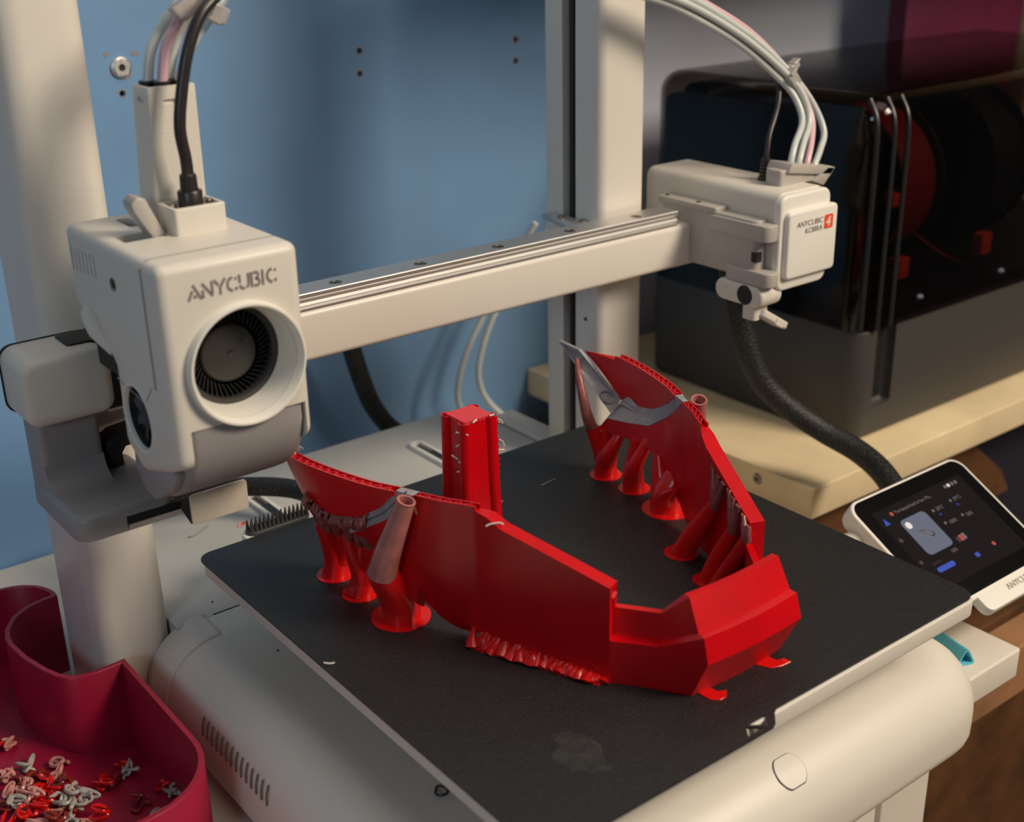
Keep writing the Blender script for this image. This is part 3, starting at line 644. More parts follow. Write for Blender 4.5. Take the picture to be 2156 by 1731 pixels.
# ------------------------------------------------------------------ the printed part (mirror halves about x = 130)
OUTP = [(37, -12), (30.5, -33), (28.5, -49), (29, -65), (33, -85), (39, -105), (44.6, -117), (48.6, -126), (54.2, -138.5), (61.5, -151), (65.4, -163), (85, -209), (104, -235)]
SS = [0]
for a, c in zip(OUTP, OUTP[1:]): SS.append(SS[-1]+math.dist(a, c))
OV = [V(p[0], p[1], 0) for p in OUTP]
def wall_at(s):
    i = max(k for k in range(len(SS)-1) if SS[k] <= s+1e-6); t = (s-SS[i])/(SS[i+1]-SS[i])
    if i < 9:
        a = OV[i-1] if i else OV[0]*2-OV[1]; b, c = OV[i], OV[i+1]; d = OV[i+2]
        q = 0.5*((2*b)+(c-a)*t+(2*a-5*b+4*c-d)*t*t+(3*b-a-3*c+d)*t**3)
        tn = 0.5*((c-a)+2*(2*a-5*b+4*c-d)*t+3*(3*b-a-3*c+d)*t*t)
    else:
        q = OV[i].lerp(OV[i+1], t); tn = OV[i+1]-OV[i]
    tn = tn.normalized(); return q, V(-tn.y, tn.x, 0)
def W(s, o, z, mir=False):
    q, n_ = wall_at(s); p = q+n_*o; return V(260-p.x if mir else p.x, p.y, z)
def interp(T, s):
    if s <= T[0][0]: return T[0][1]
    for a, c in zip(T, T[1:]):
        if s <= c[0]: return a[1]+(c[1]-a[1])*(s-a[0])/(c[0]-a[0])
    return T[-1][1]
H = 65.5
TOP = [(27, 18.6), (37, 27), (54, 30), (79, 36.8), (88, 41.5), (102, 50), (109, 56), (118.4, 65.5), (147, 65.5), (159.5, 58.6), (209, 44)]
BOT_O = [(27, 18), (50, 19.5), (69, 22.3), (91, 21.5), (114, 21.5), (121.6, 22), (130, 18), (137, 12), (145, 6), (160, 4.5), (200, 2.2), (209, .3)]
BOT_I = [(27, 18), (50, 19.5), (69, 22.3), (91, 20.6), (114, 15.9), (127, 6), (136, 2.5), (145, 2), (209, .3)]
LENS = [(30, 64.6), (53, 45), (57, 44), (73, 45.2), (82, 46.6), (90, 49.4), (104, 57.4), (110, 62.6), (113, 65.4)]
jaw = empty('printed_jaw_part', (130, -125, 0.25), 'glossy red U-shaped printed part with grey bands standing on the black plate', 'printed part')
def sec(mir, q, n_, pts):
    r = []
    for o, z in pts:
        p = q+n_*o; r.append(V(260-p.x if mir else p.x, p.y, z))
    return r
st = []
def wall_sec(s):
    zt = interp(TOP, s); zo = interp(BOT_O, s); zi = interp(BOT_I, s)
    if 113 <= s <= 147.5: zt = min(zt, H-2.0)
    th = 4 if s < 149 else min(7, 4+(s-149)*.6)
    lip = 5 if s > 150 else min(1.5, (zt-zo)*.3)
    f = lambda k: zo+(zt-zo)*k
    b, c, d = (13, 20, 20.6) if s > 200 else (f(.3), f(.6), f(.8))
    return [(0, zo), (0, b), (0, c), (0, d), (0, zt), (th, zt), (th, zt-lip), (4, zt-lip-(1.5 if th > 4 else .1)), (4, min(zi, zt-lip-(1.6 if th > 4 else .2)))]
TI = [(57.6, (47, 28.6)), (64, (47, 36)), (79, (46.4, 38)), (94, (44.8, 40.5)), (107, (44.0, 49.5)), (124.4, (52.0, 63.5))]
BI = [(57, (47, 27.5)), (78, (47, 29.3)), (93, (47, 30)), (107, (47.5, 25.5)), (118, (49.5, 15)), (124.4, (52.0, 9))]
def yint(T, y):
    return (interp([(a, c[0]) for a, c in T], y), interp([(a, c[1]) for a, c in T], y))
def s_of_y(y):
    a, c = 20.0, 200.0
    for _ in range(30):
        m_ = (a+c)/2
        if wall_at(m_)[0].y > y: a = m_
        else: c = m_
    return a
def mixp(p, q, w): return (p[0]*(1-w)+q[0]*w, p[1]*(1-w)+q[1]*w)
def lobe_pts(y):
    (xt, zt), (xb, zb) = yint(TI, y), yint(BI, y); zt = max(zt, zb+.5); f = lambda k: (xt+(xb-xt)*k-130, zt+(zb-zt)*k)
    wo = max(0, min(1, (y-82)/12)); wo = wo*wo*(3-2*wo); so = s_of_y(-y); po = W(so, .5, 0); zp = min(63.5, interp(TOP, so))
    to = (po.x-130, zp)
    xo = lambda k: mixp((f(k)[0]-3.8, f(k)[1]+(2.0*k if y < 100 else (2+ (y-100)*.25)*k)), (to[0]+(f(1)[0]-3.8-to[0])*k, to[1]+(f(1)[1]+3-to[1])*k), wo)
    return [xo(1), xo(.7), xo(.4), xo(.2), xo(0), f(0), f(.15), f(.2), f(1)]
for k in range(24):
    y = 57.2+k*(124.2-57.2)/23; st.append((V(130, -y, 0), V(1, 0, 0), lobe_pts(y)))
s = 118.9; LST = []
while s < 147.5: LST.append(s); s += 3.1
LST += [147.5, 153, 159.5, 172, 185, 197, 209]
for s in LST:
    q, n_ = wall_at(s); st.append((q, n_, wall_sec(s)))
RAIL = [(0, .3), (-.3, 13), (0, 20), (4.4, 20.6), (5, 33), (8, 33), (8, 28), (8, 20), (7, .3)]
q, n_ = wall_at(209.3); st.append((q, n_, RAIL))
q, n_ = wall_at(229); st.append((q, n_, [(0, .3), (-.8, 13.5), (0, 20.4), (4.2, 21), (5, 32.8), (8, 32.8), (8, 28), (8, 20), (7, .3)]))
FRONT = [(-1.6, .3), (-11, 20), (-8, 30.5), (-4.6, 31), (1.8, 44), (5, 44), (5, 38), (5, 20), (3.5, .3)]
st.append((V(104, -235, 0), V(.12, 1, 0), FRONT))
st.append((V(117, -236.2, 0), V(.03, 1, 0), FRONT))
rings = [sec(False, *k) for k in st] + [sec(False, V(130, -236.6, 0), V(0, 1, 0), FRONT)] + [sec(True, *k) for k in reversed(st)]
b = new(); loft(b, rings); obj('wall', b, M['red'], jaw, smooth=28)
def strip(m, name, stations, fsec):
    for mir in (False, True):
        b = new(); loft(b, [sec(mir, *wall_at(s), fsec(s)) for s in stations]); obj(name, b, m, jaw, smooth=32)
LO = [(43, 64.5), (57, 50.5), (66, 46.6), (73, 45.3), (90, 49), (101, 56.5), (106.5, 62.4), (109.5, 65.4)]
LI = [(20, 63.0), (49, 41.5), (64, 43.2), (73, 45), (82, 48), (100, 58), (110, 65.4)]
LENS = LO
def mx(p, mir): return V(260-p.x, p.y, p.z) if mir else p
for mir in (False, True):
    b = new(); R_ = []
    for k in range(37):
        t = k/36; so, si = 43+66.5*t, 20+90*t; zo, zi = min(interp(LO, so), 63.2), min(interp(LI, si), 63.2)
        R_.append([mx(W(so, -.6, zo), mir), mx(W(so, -.6, 63.4), mir), mx(W(si, 4.6, 63.4), mir), mx(W(si, 4.6, zi), mir)])
    loft(b, R_); obj('blade', b, M['red'], jaw, smooth=32)
    b = new(); R_ = []
    for k in range(31):
        t = k/30; so, si = 57+52.4*t, 50+59.8*t; y = 60.5+(125.2-60.5)*t
        A, B_ = W(so, .2, interp(LO, so)+.4), W(si, 4.2, interp(LI, si)+.4); xt, zt = yint(TI, y)
        if t > .93: zt = zt+2.0*(t-.93)/.07
        wo = max(0, min(1, (y-82)/12)); wo = wo*wo*(3-2*wo); s_ = s_of_y(-y)
        C_, D_ = V(xt-3.2, -y, zt+.2).lerp(W(s_, .3, min(interp(TOP, s_), H)), wo), V(xt+.15, -y, zt+.2); L_ = lambda k, d: A.lerp(C_, k)+V(d, 0, d*.5)
        R_.append([mx(p, mir) for p in (A, L_(.44, 0), L_(.48, 1.3), L_(.54, 1.3), L_(.58, 0), C_, D_, B_)])
    loft(b, R_); obj('grey_band', b, M['greyfil'], jaw, smooth=32)
fr = lambda a, c, n: [a+(c-a)*i/n for i in range(n+1)]
for a, c in ((43.5, 108.8), (118.3, 147.3)):
    n_ = int((c-a)/2.6)
    o0, o1 = (-.6, 4.6) if a < 100 else (0, 4)
    strip(M['red'], 'top_rim', fr(a, c, n_), lambda s: [(o0, 63.3), (o0, H), (o0+.75, H), (o0+.75, 63.3)])
    strip(M['red'], 'top_rim', fr(a, c, n_), lambda s: [(o1-.75, 63.3), (o1-.75, H), (o1, H), (o1, 63.3)])
    for mir in (False, True):
        b = new(); s = a+1.5; k = 0
        while s < c-4:
            p, r = (o0+.7, o1-.7) if k % 2 else (o1-.7, o0+.7); e = 4.6 if k % 2 else .9
            A, B = W(s, p, 63.2, mir), W(s+e, r, 63.2, mir); d = (B-A).normalized(); pn = V(-d.y, d.x, 0)*.28
            loft(b, [[A+pn, A-pn, B-pn, B+pn], [x_+V(0, 0, 2.0) for x_ in (A+pn, A-pn, B-pn, B+pn)]]); s += e*.9; k += 1
        obj('infill_ribs', b, M['redinfill'], jaw, smooth=0)
b = new()
for mir in (False, True):
    b = new(); P = [(39, -13.5, 65.3), (38.6, -31, 64.2), (34.2, -59.5, 42), (45, -65, 38.4), (41.5, -36, 53)]
    P = [V(260-p[0] if mir else p[0], p[1], p[2]) for p in P]; quadplate(b, P if mir else P[::-1], 1.6); tf = obj('tip_facet', b, M['greyfil'], jaw, smooth=0)
    b = new(); lathe(b, [(4.1, 0), (4.1, 1.2), (3.5, 1.5), (3.5, 1.0), (.01, 1.0)], (0, 0, 0), 'z', 28)
    o = V(40.6 if not mir else 219.4, -57, 44.6); frame_xform(b, o, (P[3]-P[2]), (P[1]-P[2])); obj('round_boss', b, M['greyfil'], tf)

# tree supports, one part per tree
def hollow_end(b, P, r, n=16, sub=8):
    Q = catmull(P, sub); tube(b, P, r, n, sub, (True, False))
    d = (Q[-1]-Q[-2]).normalized(); u = d.cross(V(0, 1, 0)).normalized(); w = d.cross(u); re = r[-1]
    mk = lambda c, k: [c+(u*math.cos(2*math.pi*i/n)+w*math.sin(2*math.pi*i/n))*k for i in range(n)]
    loft(b, [mk(Q[-1]-d*1.2, re), mk(Q[-1]+d*.05, re*1.05), mk(Q[-1]+d*.05, re*.78), mk(Q[-1]-d*5, re*.7)], (False, True))
def foot(c, r, par):
    b = new(); n = 40
    ring = [(c[0]+r*(1+random.uniform(-.012, .012))*math.cos(2*math.pi*i/n), c[1]+r*(1+random.uniform(-.012, .012))*math.sin(2*math.pi*i/n)) for i in range(n)]
    loft(b, [[V(x, y, .27) for x, y in ring], [V(x, y, .7) for x, y in ring], [V(c[0]+(x-c[0])*.5, c[1]+(y-c[1])*.5, .72) for x, y in ring]]); return obj('support_brim', b, M['redglossy'], par)
def tree(c, stems, branches, brim, mir=False, hollow=None):
    X = lambda P: [V(260-p[0] if mir else p[0], p[1], p[2]) for p in P]
    b = new()
    for P, r in stems: tube(b, X(P), r, 16, 6)
    t = obj('tree_support', b, M['redglossy'], jaw, smooth=60)
    cc = X([(c[0], c[1], 0)])[0]; foot((cc.x, cc.y), brim, t)
    if branches:
        b = new()
        for P, r in branches: tube(b, X(P), r, 9, 6)
        o = obj('support_branch', b, M['dusky'], t, smooth=60); o['label'] = 'dusky brown-red upper branches'
    if hollow:
        b = new(); hollow_end(b, X(hollow[0]), hollow[1]); o = obj('support_tube', b, M['duskypink'], t, smooth=60); o['label'] = 'dusky pink hollow tube end'
rnd = random.Random(3)
def fingers(s0, s1, n, root):
    L = []
    for i in range(n):
        s = s0+(s1-s0)*(i+.5)/n+rnd.uniform(-.6, .6); z = interp(LENS, s)-.3; e = W(s, -.4+rnd.uniform(-.8, .6), z)
        r_ = Vector(root[i % len(root)]); k1 = r_.lerp(e, .4)+V(rnd.uniform(-1, 1), rnd.uniform(-1, 1), 1.5); k2 = e-V(.8, rnd.uniform(-.9, .9), 3.6)
        L.append(([r_, k1, k2, e], [1.9, 1.7, 1.35, .8]))
        L.append(([k1, k2+V(0, 2.0, -.5), W(min(s+2.0, 108), -.3, interp(LENS, s+2.0)-.2)], [1.2, 1.0, .6]))
    return L
for mir in (False, True):
    tree((44, -60), [([(44, -60, .3), (44.5, -61, 10), (41, -62.5, 22), (37, -63, 32)], [6.4, 5.8, 4.6, 3.2]), ([(44.5, -60, 5), (47, -66, 16), (44, -70, 26), (40, -71, 33)], [5.2, 4.6, 3.4, 2.4]),
                     ([(44, -60, 4), (44.6, -61, 18), (45.4, -62, 29)], [5, 3.6, 2.6])],
         fingers(55.5, 76, 8, [(38, -62.5, 27), (41, -71, 27.5), (39, -66, 28)]), 8.9, mir)
    tree((44, -83), [([(44, -83, .3), (45.5, -83.5, 9), (42.5, -82, 22), (41, -80, 32)], [6.2, 5.6, 4.0, 2.6]), ([(44.5, -83, 4), (48.5, -88, 16), (45.5, -92, 28), (43.5, -94, 34)], [5.4, 4.4, 3.2, 2.4]),
                     ([(44, -83, 4), (45, -84, 18), (45.6, -86, 31)], [5, 3.8, 2.6])],
         fingers(75, 94, 8, [(41.5, -80.5, 27), (44, -94, 29), (43, -87, 28)]), 8.7, mir)
    tree((47.4, -111.8), [([(47.4, -111.8, .3), (47.2, -112, 8), (43, -113.4, 17), (36.6, -115.8, 27.8)], [9, 8.7, 7.9, 6.5]), ([(49, -113, 5), (55, -117, 12), (57, -126, 19.5)], [6.5, 3.6, 1.6]),
                          ([(47.4, -110, 4), (46.6, -106, 16), (46, -103, 28)], [7.4, 5, 3])],
         None, 13.4, mir, ([(36.6, -115.8, 27.6), (38.6, -120.4, 42), (43.6, -127.8, 65.3)], [6.6, 5.6, 4.0]))
# slender cone that reaches the right tip, and the inner supports of the right wall
b = new(); tube(b, [(216, -59.5, .4), (216.6, -57.6, 9), (213.8, -56, 19), (209.7, -55, 28.7)], [6, 5.3, 4.4, 3.5], 14); t = obj('tree_support', b, M['redglossy'], jaw, 60)
b = new(); tube(b, [(209.7, -55, 28.5), (207.6, -53, 38), (208.2, -47, 54), (213, -39, 63)], [3.5, 3.0, 2.2, 1.2], 14); obj('support_branch', b, M['dusky'], t, 60)['label'] = 'dusky tapered spike'
def inner(c, stem, sr, kn, tips, brim):
    b = new(); tube(b, [(260-p[0], p[1], p[2]) for p in stem] if False else stem, sr, 14); t = obj('tree_support', b, M['redglossy'], jaw, 60); foot(c, brim, t)
    b = new(); k = Vector(kn)
    for e in tips:
        e = Vector(e); m_ = k.lerp(e, .5)+V(-.8, -.5, -1.2); tube(b, [k-V(.5, .4, 1.5), m_, e], [2.3, 1.7, .9], 9); tube(b, [m_, m_.lerp(e, .5)+V(1.2, 1.6, .5), e+V(.8, 1.9, 0)], [1.2, .9, .6], 7)
    obj('support_branch', b, M['dusky'], t, 60)['label'] = 'dusky brown-red upper branches'
inner((184.5, -150.2), [(185, -150.5, .3), (186, -156, 12), (184.5, -166, 27), (181.9, -173, 36.5)], [5.8, 5.2, 3.8, 2.6], (181.9, -173, 36.5), [(183.8, -169.2, 53), (180.8, -175.5, 51.5), (178.5, -181, 50.6)], 8.5)
inner((175.5, -177), [(176, -177, .3), (176.8, -181, 13), (175.5, -188, 27), (173.6, -192.3, 34.5)], [5, 4.4, 3.2, 2.3], (173.6, -192.3, 34.5), [(176.6, -186, 50), (174.2, -191, 48.6), (171.6, -196.5, 47.5)], 7.5)
inner((170.5, -186), [(171, -186, .3), (172.5, -192, 14), (169, -201.5, 30), (166.5, -206.5, 38.5)], [4.8, 4.2, 3.0, 2.0], (166.5, -206.5, 38.5), [(168.9, -201.8, 46), (165.8, -208.2, 44)], 7)
# low raft of support stubs under the left wall, brim tabs at the front
b = new()
for i in range(30):
    s = 146+i*2.1+random.uniform(-.5, .5); o = random.uniform(-4.2, -1.6); p = W(s, o, .3); e = W(s+random.uniform(-1, 2), .6, interp(BOT_O, s)+random.uniform(.2, 1.2)); tube(b, [p, p.lerp(e, .5)+V(random.uniform(-.8, .8), random.uniform(-.5, .5), .4), e], [random.uniform(2.4, 3.4), random.uniform(1.5, 2.4), 1.3], 8, 3)
n_ = 30; P = [W(144.5+62*i/n_, -4.2+random.uniform(-.6, .6)-(1.5 if i < 5 else 0), 0) for i in range(n_+1)]; Q = [W(144.5+62*i/n_, 3, 0) for i in range(n_+1)]
loft(b, [[V(p.x, p.y, .27), V(q.x, q.y, .27), V(q.x, q.y, .75), V(p.x, p.y, .75)] for p, q in zip(P, Q)]); obj('support_raft', b, M['redglossy'], jaw, 50)
for pts in ([(107, -234), (107.5, -243.4), (110.5, -246.2), (114, -246.2), (117.3, -243.2), (113.8, -241.2), (113, -234)], [(138, -234), (142.5, -243.8), (147, -245.8), (152.8, -246.2), (152.6, -242.4), (149, -241.8), (148, -234)]):
    b = new(); prism(b, pts, 'z', .27, .8, .15, 1); obj('brim_tab', b, M['redglossy'], jaw)
for P in ([(61.6, -158.8, 59.6), (63.2, -159.6, 60.3), (66.6, -161.6, 60.6), (67.6, -162.9, 60.0)], [(48.6, -126.2, 60), (48.9, -126.6, 57.4), (49.5, -126.9, 56.6)]):
    b = new(); tube(b, P, .42, 6); obj('grey_wisp', b, M['wisp'], jaw)
b = new()
for i in range(16):
    p = V(31+random.uniform(-.6, 4.6), -52+random.uniform(-2, 2), 65.2); tube(b, [p, p+V(random.uniform(-1, 1), random.uniform(-1, 1), random.uniform(.6, 1.8)), p+V(random.uniform(-1.6, 1.6), random.uniform(-1.6, 1.6), random.uniform(.5, 2.4))], .13, 5, 3)
o = obj('stringing', b, M['wisp'], jaw); o['kind'] = 'stuff'

# ------------------------------------------------------------------ purge tower
pt = empty('purge_tower', (118.6, -68.5, .25), 'square red purge tower with lobed corners and pale wisps on the black plate', 'purge tower')
def lobes(grow, k=1.0):
    P = []
    for cx, cy, a0 in ((126.2, -61.8, 45), (111.2, -61.8, 135), (111.2, -76, 225), (126.2, -76, 315)):
        d = V(math.cos(math.radians(a0)), math.sin(math.radians(a0)), 0)*grow
        for i in range(13):
            a = math.radians(a0-118+236*i/12); P.append((cx+d.x+3.3*math.cos(a)*k, cy+d.y+3.3*math.sin(a)*k))
    return P
b = new(); rings = [[V(x, y, z) for x, y in lobes(g)] for z, g in ((.8, 2.2), (6, 1.6), (30, .7), (60, .1), (65.2, 0))]
rings += [[V(x, y, 65.2) for x, y in lobes(0, .82)], [V(x, y, 63.6) for x, y in lobes(0, .8)]]
loft(b, rings); obj('lobed_wall', b, M['red'], pt, 50)
P = []
for (x0, y0), (x1, y1) in zip(((110.4, -76.8), (126.6, -76.8), (126.6, -61.2), (110.4, -61.2)), ((126.6, -76.8), (126.6, -61.2), (110.4, -61.2), (110.4, -76.8))):
    for i in range(16):
        t = i/16; n_ = V(y1-y0, x0-x1, 0).normalized()*(.5 if i % 2 else 0); P.append((x0+(x1-x0)*t+n_.x, y0+(y1-y0)*t+n_.y))
b = new(); prism(b, P, 'z', 64.4, 65.9); obj('top_layer', b, M['tower_top'], pt, 20)
b = new(); prism(b, lobes(6.2, 1.0), 'z', .27, .8); obj('brim', b, M['redglossy'], pt)
b = new()
for cx, cy, m_ in ((108.7, -74.6, 90), (128.6, -78.2, 60), (107.9, -62.4, 50), (129.3, -64.0, 60)):
    for i in range(m_):
        z = random.uniform(12, 64); p = V(cx+random.uniform(-.5, .5)-(z-64)*.01, cy+random.uniform(-.5, .5), z); d = V(random.uniform(-1, 1), random.uniform(-1, .4), random.uniform(-.6, .8)); d = d.normalized()*random.uniform(.6, 1.5)
        tube(b, [p, p+d], [.34, .1], 5, 1)
o = obj('rough_seam', b, M['redglossy'], pt, 0); o['kind'] = 'stuff'
for P in ([(108.6, -76, 60.5), (106.6, -74.6, 61.2)], [(108.8, -76.6, 61), (110.2, -79.6, 60.2)], [(108.8, -75.6, 54.6), (106.8, -74, 53.4)], [(109, -76.2, 51.5), (108.4, -76.4, 47.8)],
          [(107.6, -74.4, 46.6), (105.4, -72, 48.6)], [(108.6, -76.2, 44.4), (107, -75.6, 46)], [(108.6, -75.6, 40.2), (106.4, -74.6, 40.4)], [(108.8, -76.2, 28), (107.6, -75.6, 25.4)],
          [(130, -77, 62.5), (131.6, -77.6, 61.4), (132, -78, 59.8)], [(130.4, -76.8, 61), (132.4, -77.6, 60)], [(130.2, -77, 51.6), (132.4, -77.4, 50), (132.8, -78, 47.4)], [(130.2, -77.2, 46), (132.8, -78, 45.6)],
          [(113.5, -79.2, 65.6), (116.8, -77.8, 66)], [(124.5, -77.8, 65.9), (127.4, -77.6, 65.6)]):
    b = new(); tube(b, P, [.38+.12*(len(P) == 2)]*len(P), 6, 3); obj('grey_wisp', b, M['wisp'], pt)

# ------------------------------------------------------------------ little leftovers on the plate and deck
def bit(P, r, m, label, cat='scrap', group=None, name='filament_scrap'):
    b = new(); tube(b, P, r, 6, 4); return tag(obj(name, b, m), label, cat, group)
bit([(1.6, -122.6, .75), (3.4, -124.6, .7), (5.2, -125.4, .75)], .45, M['wisp'], 'short pale filament bit lying near the left edge of the black plate')
bit([(155, -22, .5), (158.5, -20.5, .55), (161.5, -22, .5)], .22, M['wisp'], 'thin curved filament hair lying near the back edge of the black plate')
bit([(180, -48, .5), (186, -47, .5), (191, -46.4, .5)], .14, M['wisp'], 'faint filament hair on the black plate between the tower and right wall')
bit([(33.5, 93, -38.6), (35.5, 92.2, -38.4), (38.2, 92.6, -38.4), (44, 96, -38.4), (49, 99, -38.4)], .42, M['greyfil'], 'thin grey filament tail with a knotted end on the printer deck', )
bit([(62, 87, -38.6), (65, 87.4, -38.5), (67.5, 88.6, -38.6)], .55, M['coil_red'], 'tiny red filament crumb on the deck behind the brush')
bit([(17.4, -179.4, -37.6), (16.0, -181.4, -37.4), (17.0, -183.8, -37.4), (19.8, -184.2, -37.4), (21.2, -182, -37.4), (20.2, -179.2, -37.2), (18.6, -178.2, -37.4), (17.6, -179.8, -37.4)], .5, M['black'], 'small black heart-shaped filament loop beside the heated bed')
for i, (x, y) in enumerate(((12.9, 18), (17.6, -44.6))):
    b = new(); lathe(b, [(.55, 0), (.4, .5), (.1, .7)], (x, y, -38.98), 'z', 8, (True, True)); tag(obj('dark_speck', b, M['dark']), ('dark speck on the deck near the left column foot', 'dark speck on the front housing beside the heated bed')[i], 'speck')

# ------------------------------------------------------------------ cyan cap on the desk
P0, P1 = V(345, -184, -90), V(331, -221.5, -90); d = (P1-P0).normalized(); sd = V(-d.y, d.x, 0)
def tri(c, k, r=.22, n=4):
    A = [c-sd*6.2*k+V(0, 0, .1), c+sd*6.2*k+V(0, 0, .1), c+V(0, 0, 11.4*k)]; L = []
    for i in range(3):
        a, b_, c_ = A[i-1], A[i], A[(i+1) % 3]; p, q = b_.lerp(a, r), b_.lerp(c_, r)
        for j in range(n+1): t = j/n; L.append(p*(1-t)**2+b_*2*t*(1-t)+q*t*t)
    return L
b = new(); loft(b, [tri(P0, .5), tri(P0+d*9, .52), tri(P0+d*9.5, .66), tri(P1, 1), [p+V(0, 0, 1.4*.8) for p in tri(P1+d*.02, .76)], [p+V(0, 0, 1.2) for p in tri(P1-d*14, .55)]])
cc_ = obj('cyan_cap', b, M['cyan'], smooth=40); tag(cc_, 'small cyan triangular plastic cap lying on the desk right of the printer', 'cap')
b = new(); loft(b, [[p+V(0, 0, 1.3) for p in tri(P1-d*8, .62)], [p+V(0, 0, 1.3) for p in tri(P1-d*8.6, .6)]]); obj('cap_inside', b, M['cyanin'], cc_)

# ------------------------------------------------------------------ magenta bin with purged filament coils
BP = [(-41, -78), (-41, -20), (-41, 3.6), (-45, 3.0), (-56, 2.6), (-62, 3.4), (-66.6, 5.5), (-70, 10.5), (-73.4, 19.7), (-77.1, 35.2), (-78.8, 51.4), (-78.2, 59), (-76, 66.2), (-69.8, 75.8), (-61.8, 81.4), (-54, 83.6), (-45.5, 84.6)]
BP += [(-70+25*math.cos(math.radians(a)), 87+25*math.sin(math.radians(a))) for a in range(4, 91, 8)]
BP += [(-230, 112), (-242, 100), (-242, -100), (-230, -116)]
BP += [(-79+38*math.cos(math.radians(a)), -78+38*math.sin(math.radians(a))) for a in range(-90, 0, 9)]
def inset(P, d):
    n = len(P); R = []
    for i in range(n):
        a, b_, c_ = [Vector((*P[(i+k) % n], 0)) for k in (-1, 0, 1)]
        e1 = (b_-a).normalized(); e2 = (c_-b_).normalized(); n1 = V(-e1.y, e1.x, 0); n2 = V(-e2.y, e2.x, 0); m_ = (n1+n2).normalized(); k = d/max(.5, m_.dot(n1)); R.append((b_.x+m_.x*k, b_.y+m_.y*k))
    return R
b = new(); I1 = inset(BP, 2.9); I0 = inset(BP, .35); I2 = inset(BP, 2.55)
loft(b, [[V(x, y, z) for x, y in P] for P, z in ((BP, -89.9), (BP, -43.5), (I0, -43), (I2, -43), (I1, -43.5), (I1, -87))])
bn = obj('filament_bin', b, M['bin'], smooth=40); tag(bn, 'magenta open bin curved around the left column foot with filament scraps inside', 'bin')
def coil(x, y, z, size, r, seed):
    R = random.Random(seed); P = []; T = R.uniform(7.5, 11.5); n = int(T*4.2)
    f = [R.uniform(1.5, 2.1), R.uniform(1.7, 2.4), R.uniform(.9, 1.6), R.uniform(.25, .5)]; q = [R.uniform(0, 6.28) for _ in range(6)]; ax = R.uniform(0, 6.28); d = V(math.cos(ax), math.sin(ax), 0)*size*R.uniform(.5, 1.0)
    for i in range(n):
        t = T*i/n; k = size*(.42+.16*math.sin(f[3]*t*2+q[4]))
        P.append(V(x+k*math.cos(f[0]*t+q[0]), y+k*math.sin(f[1]*t+q[1]), size*.3*math.sin(f[2]*t+q[2]))+d*(i/n-.5))
    if R.random() < .5:
        e = (P[-1]-P[-2]).normalized(); P += [P[-1]+e*1.6+V(R.uniform(-1, 1), R.uniform(-1, 1), .9), P[-1]+e*3+V(R.uniform(-2, 2), R.uniform(-2, 2), 1.9)]
    lo = min(p.z for p in P); P = [V(p.x, p.y, p.z-lo+z+r*1.1) for p in P]
    b = new(); tube(b, P, [r*(.9+.2*math.sin(i*.7)) for i in range(len(P)-1)]+[r*.35], 7, 3); return b
Z0 = -87
NAMED = [(-94.5, 31, 'coil_pink', 3.9, 'pinkish grey coiled filament scrap lying alone nearest the bin back'), (-97.5, 35, 'coil_red', 3.0, 'red coiled scrap touching the pinkish coil nearest the bin back'),
         (-93.5, 8.5, 'coil_grey', 4.2, 'dull pink spring-like coil at the upper edge of the scrap heap'), (-81.5, 1.5, 'coil_pink', 4.4, 'pink looped scrap on bare bin floor below the notch wall'),
         (-69.5, -27.5, 'coil_red', 4.2, 'red knotted scrap with a grey hair standing up from it'), (-64, -29.5, 'coil_dark', 4.0, 'dark red tangled scrap between two knotted coils'),
         (-56.5, -26, 'coil_grey', 4.4, 'grey curled scrap with a thin loop beside red coils mid bin'), (-55.5, -20.5, 'coil_red', 3.2, 'red scrap tucked behind the grey curled one mid bin'),
         (-61, -50, 'coil_dark', 4.2, 'brown-red spring-like scrap alone on the open bin floor'), (-47.5, -46.5, 'coil_red', 3.8, 'red double-loop scrap close to the long right bin wall'),
         (-45.8, -53.5, 'coil_grey', 2.9, 'small dark grey scrap pressed against the long right bin wall'), (-59.5, -65.5, 'coil_grey', 4.2, 'grey lumpy scrap close to the rounded front bin corner'),
         (-62.5, -69, 'coil_red', 3.0, 'bright red scrap under the rim at the rounded front bin corner')]
for i, (x, y, m, sz, lab) in enumerate(NAMED):
    tag(obj('filament_coil', coil(x, y, Z0, sz*1.5, .95, 40+i), M[m]), lab, 'filament scrap')
HEAP = [(-99, 0), (-104, 6), (-96.5, -5.5), (-91, -3), (-107, -8), (-100.5, -9), (-95, -14), (-90, -13), (-85, -11), (-112, -14), (-106, -18), (-100, -20), (-95, -23.5), (-90, -21), (-85.5, -19), (-112, -27), (-106, -28), (-100.5, -31), (-95, -33.5), (-90, -30.5), (-84.5, -29), (-110, -37), (-103.5, -39), (-97, -42), (-91, -41.5), (-86, -38), (-80.5, -37), (-88, -50), (-94, -49), (-80, -52)]
RD = random.Random(11)
for i, (x, y) in enumerate(HEAP):
    m = RD.choice(['coil_red', 'coil_red', 'coil_red', 'coil_dark', 'coil_pink', 'coil_grey'])
    lab = {'coil_red': 'bright red coiled scrap in the heap filling the bin end', 'coil_dark': 'dark brown-red coiled scrap in the heap filling the bin end', 'coil_pink': 'pinkish coiled scrap in the heap filling the bin end', 'coil_grey': 'pale grey coiled scrap in the heap filling the bin end'}[m]
    gname = {'coil_red': 'red scraps of the heap', 'coil_dark': 'dark scraps of the heap', 'coil_pink': 'pinkish scraps of the heap', 'coil_grey': 'grey scraps of the heap'}[m]
    tag(obj('filament_coil', coil(x, y, Z0+(1.5 if y > -12 else 2.6)*(i % 3)*.8, 6.2, .95, 100+i), M[m]), lab, 'filament scrap', gname)

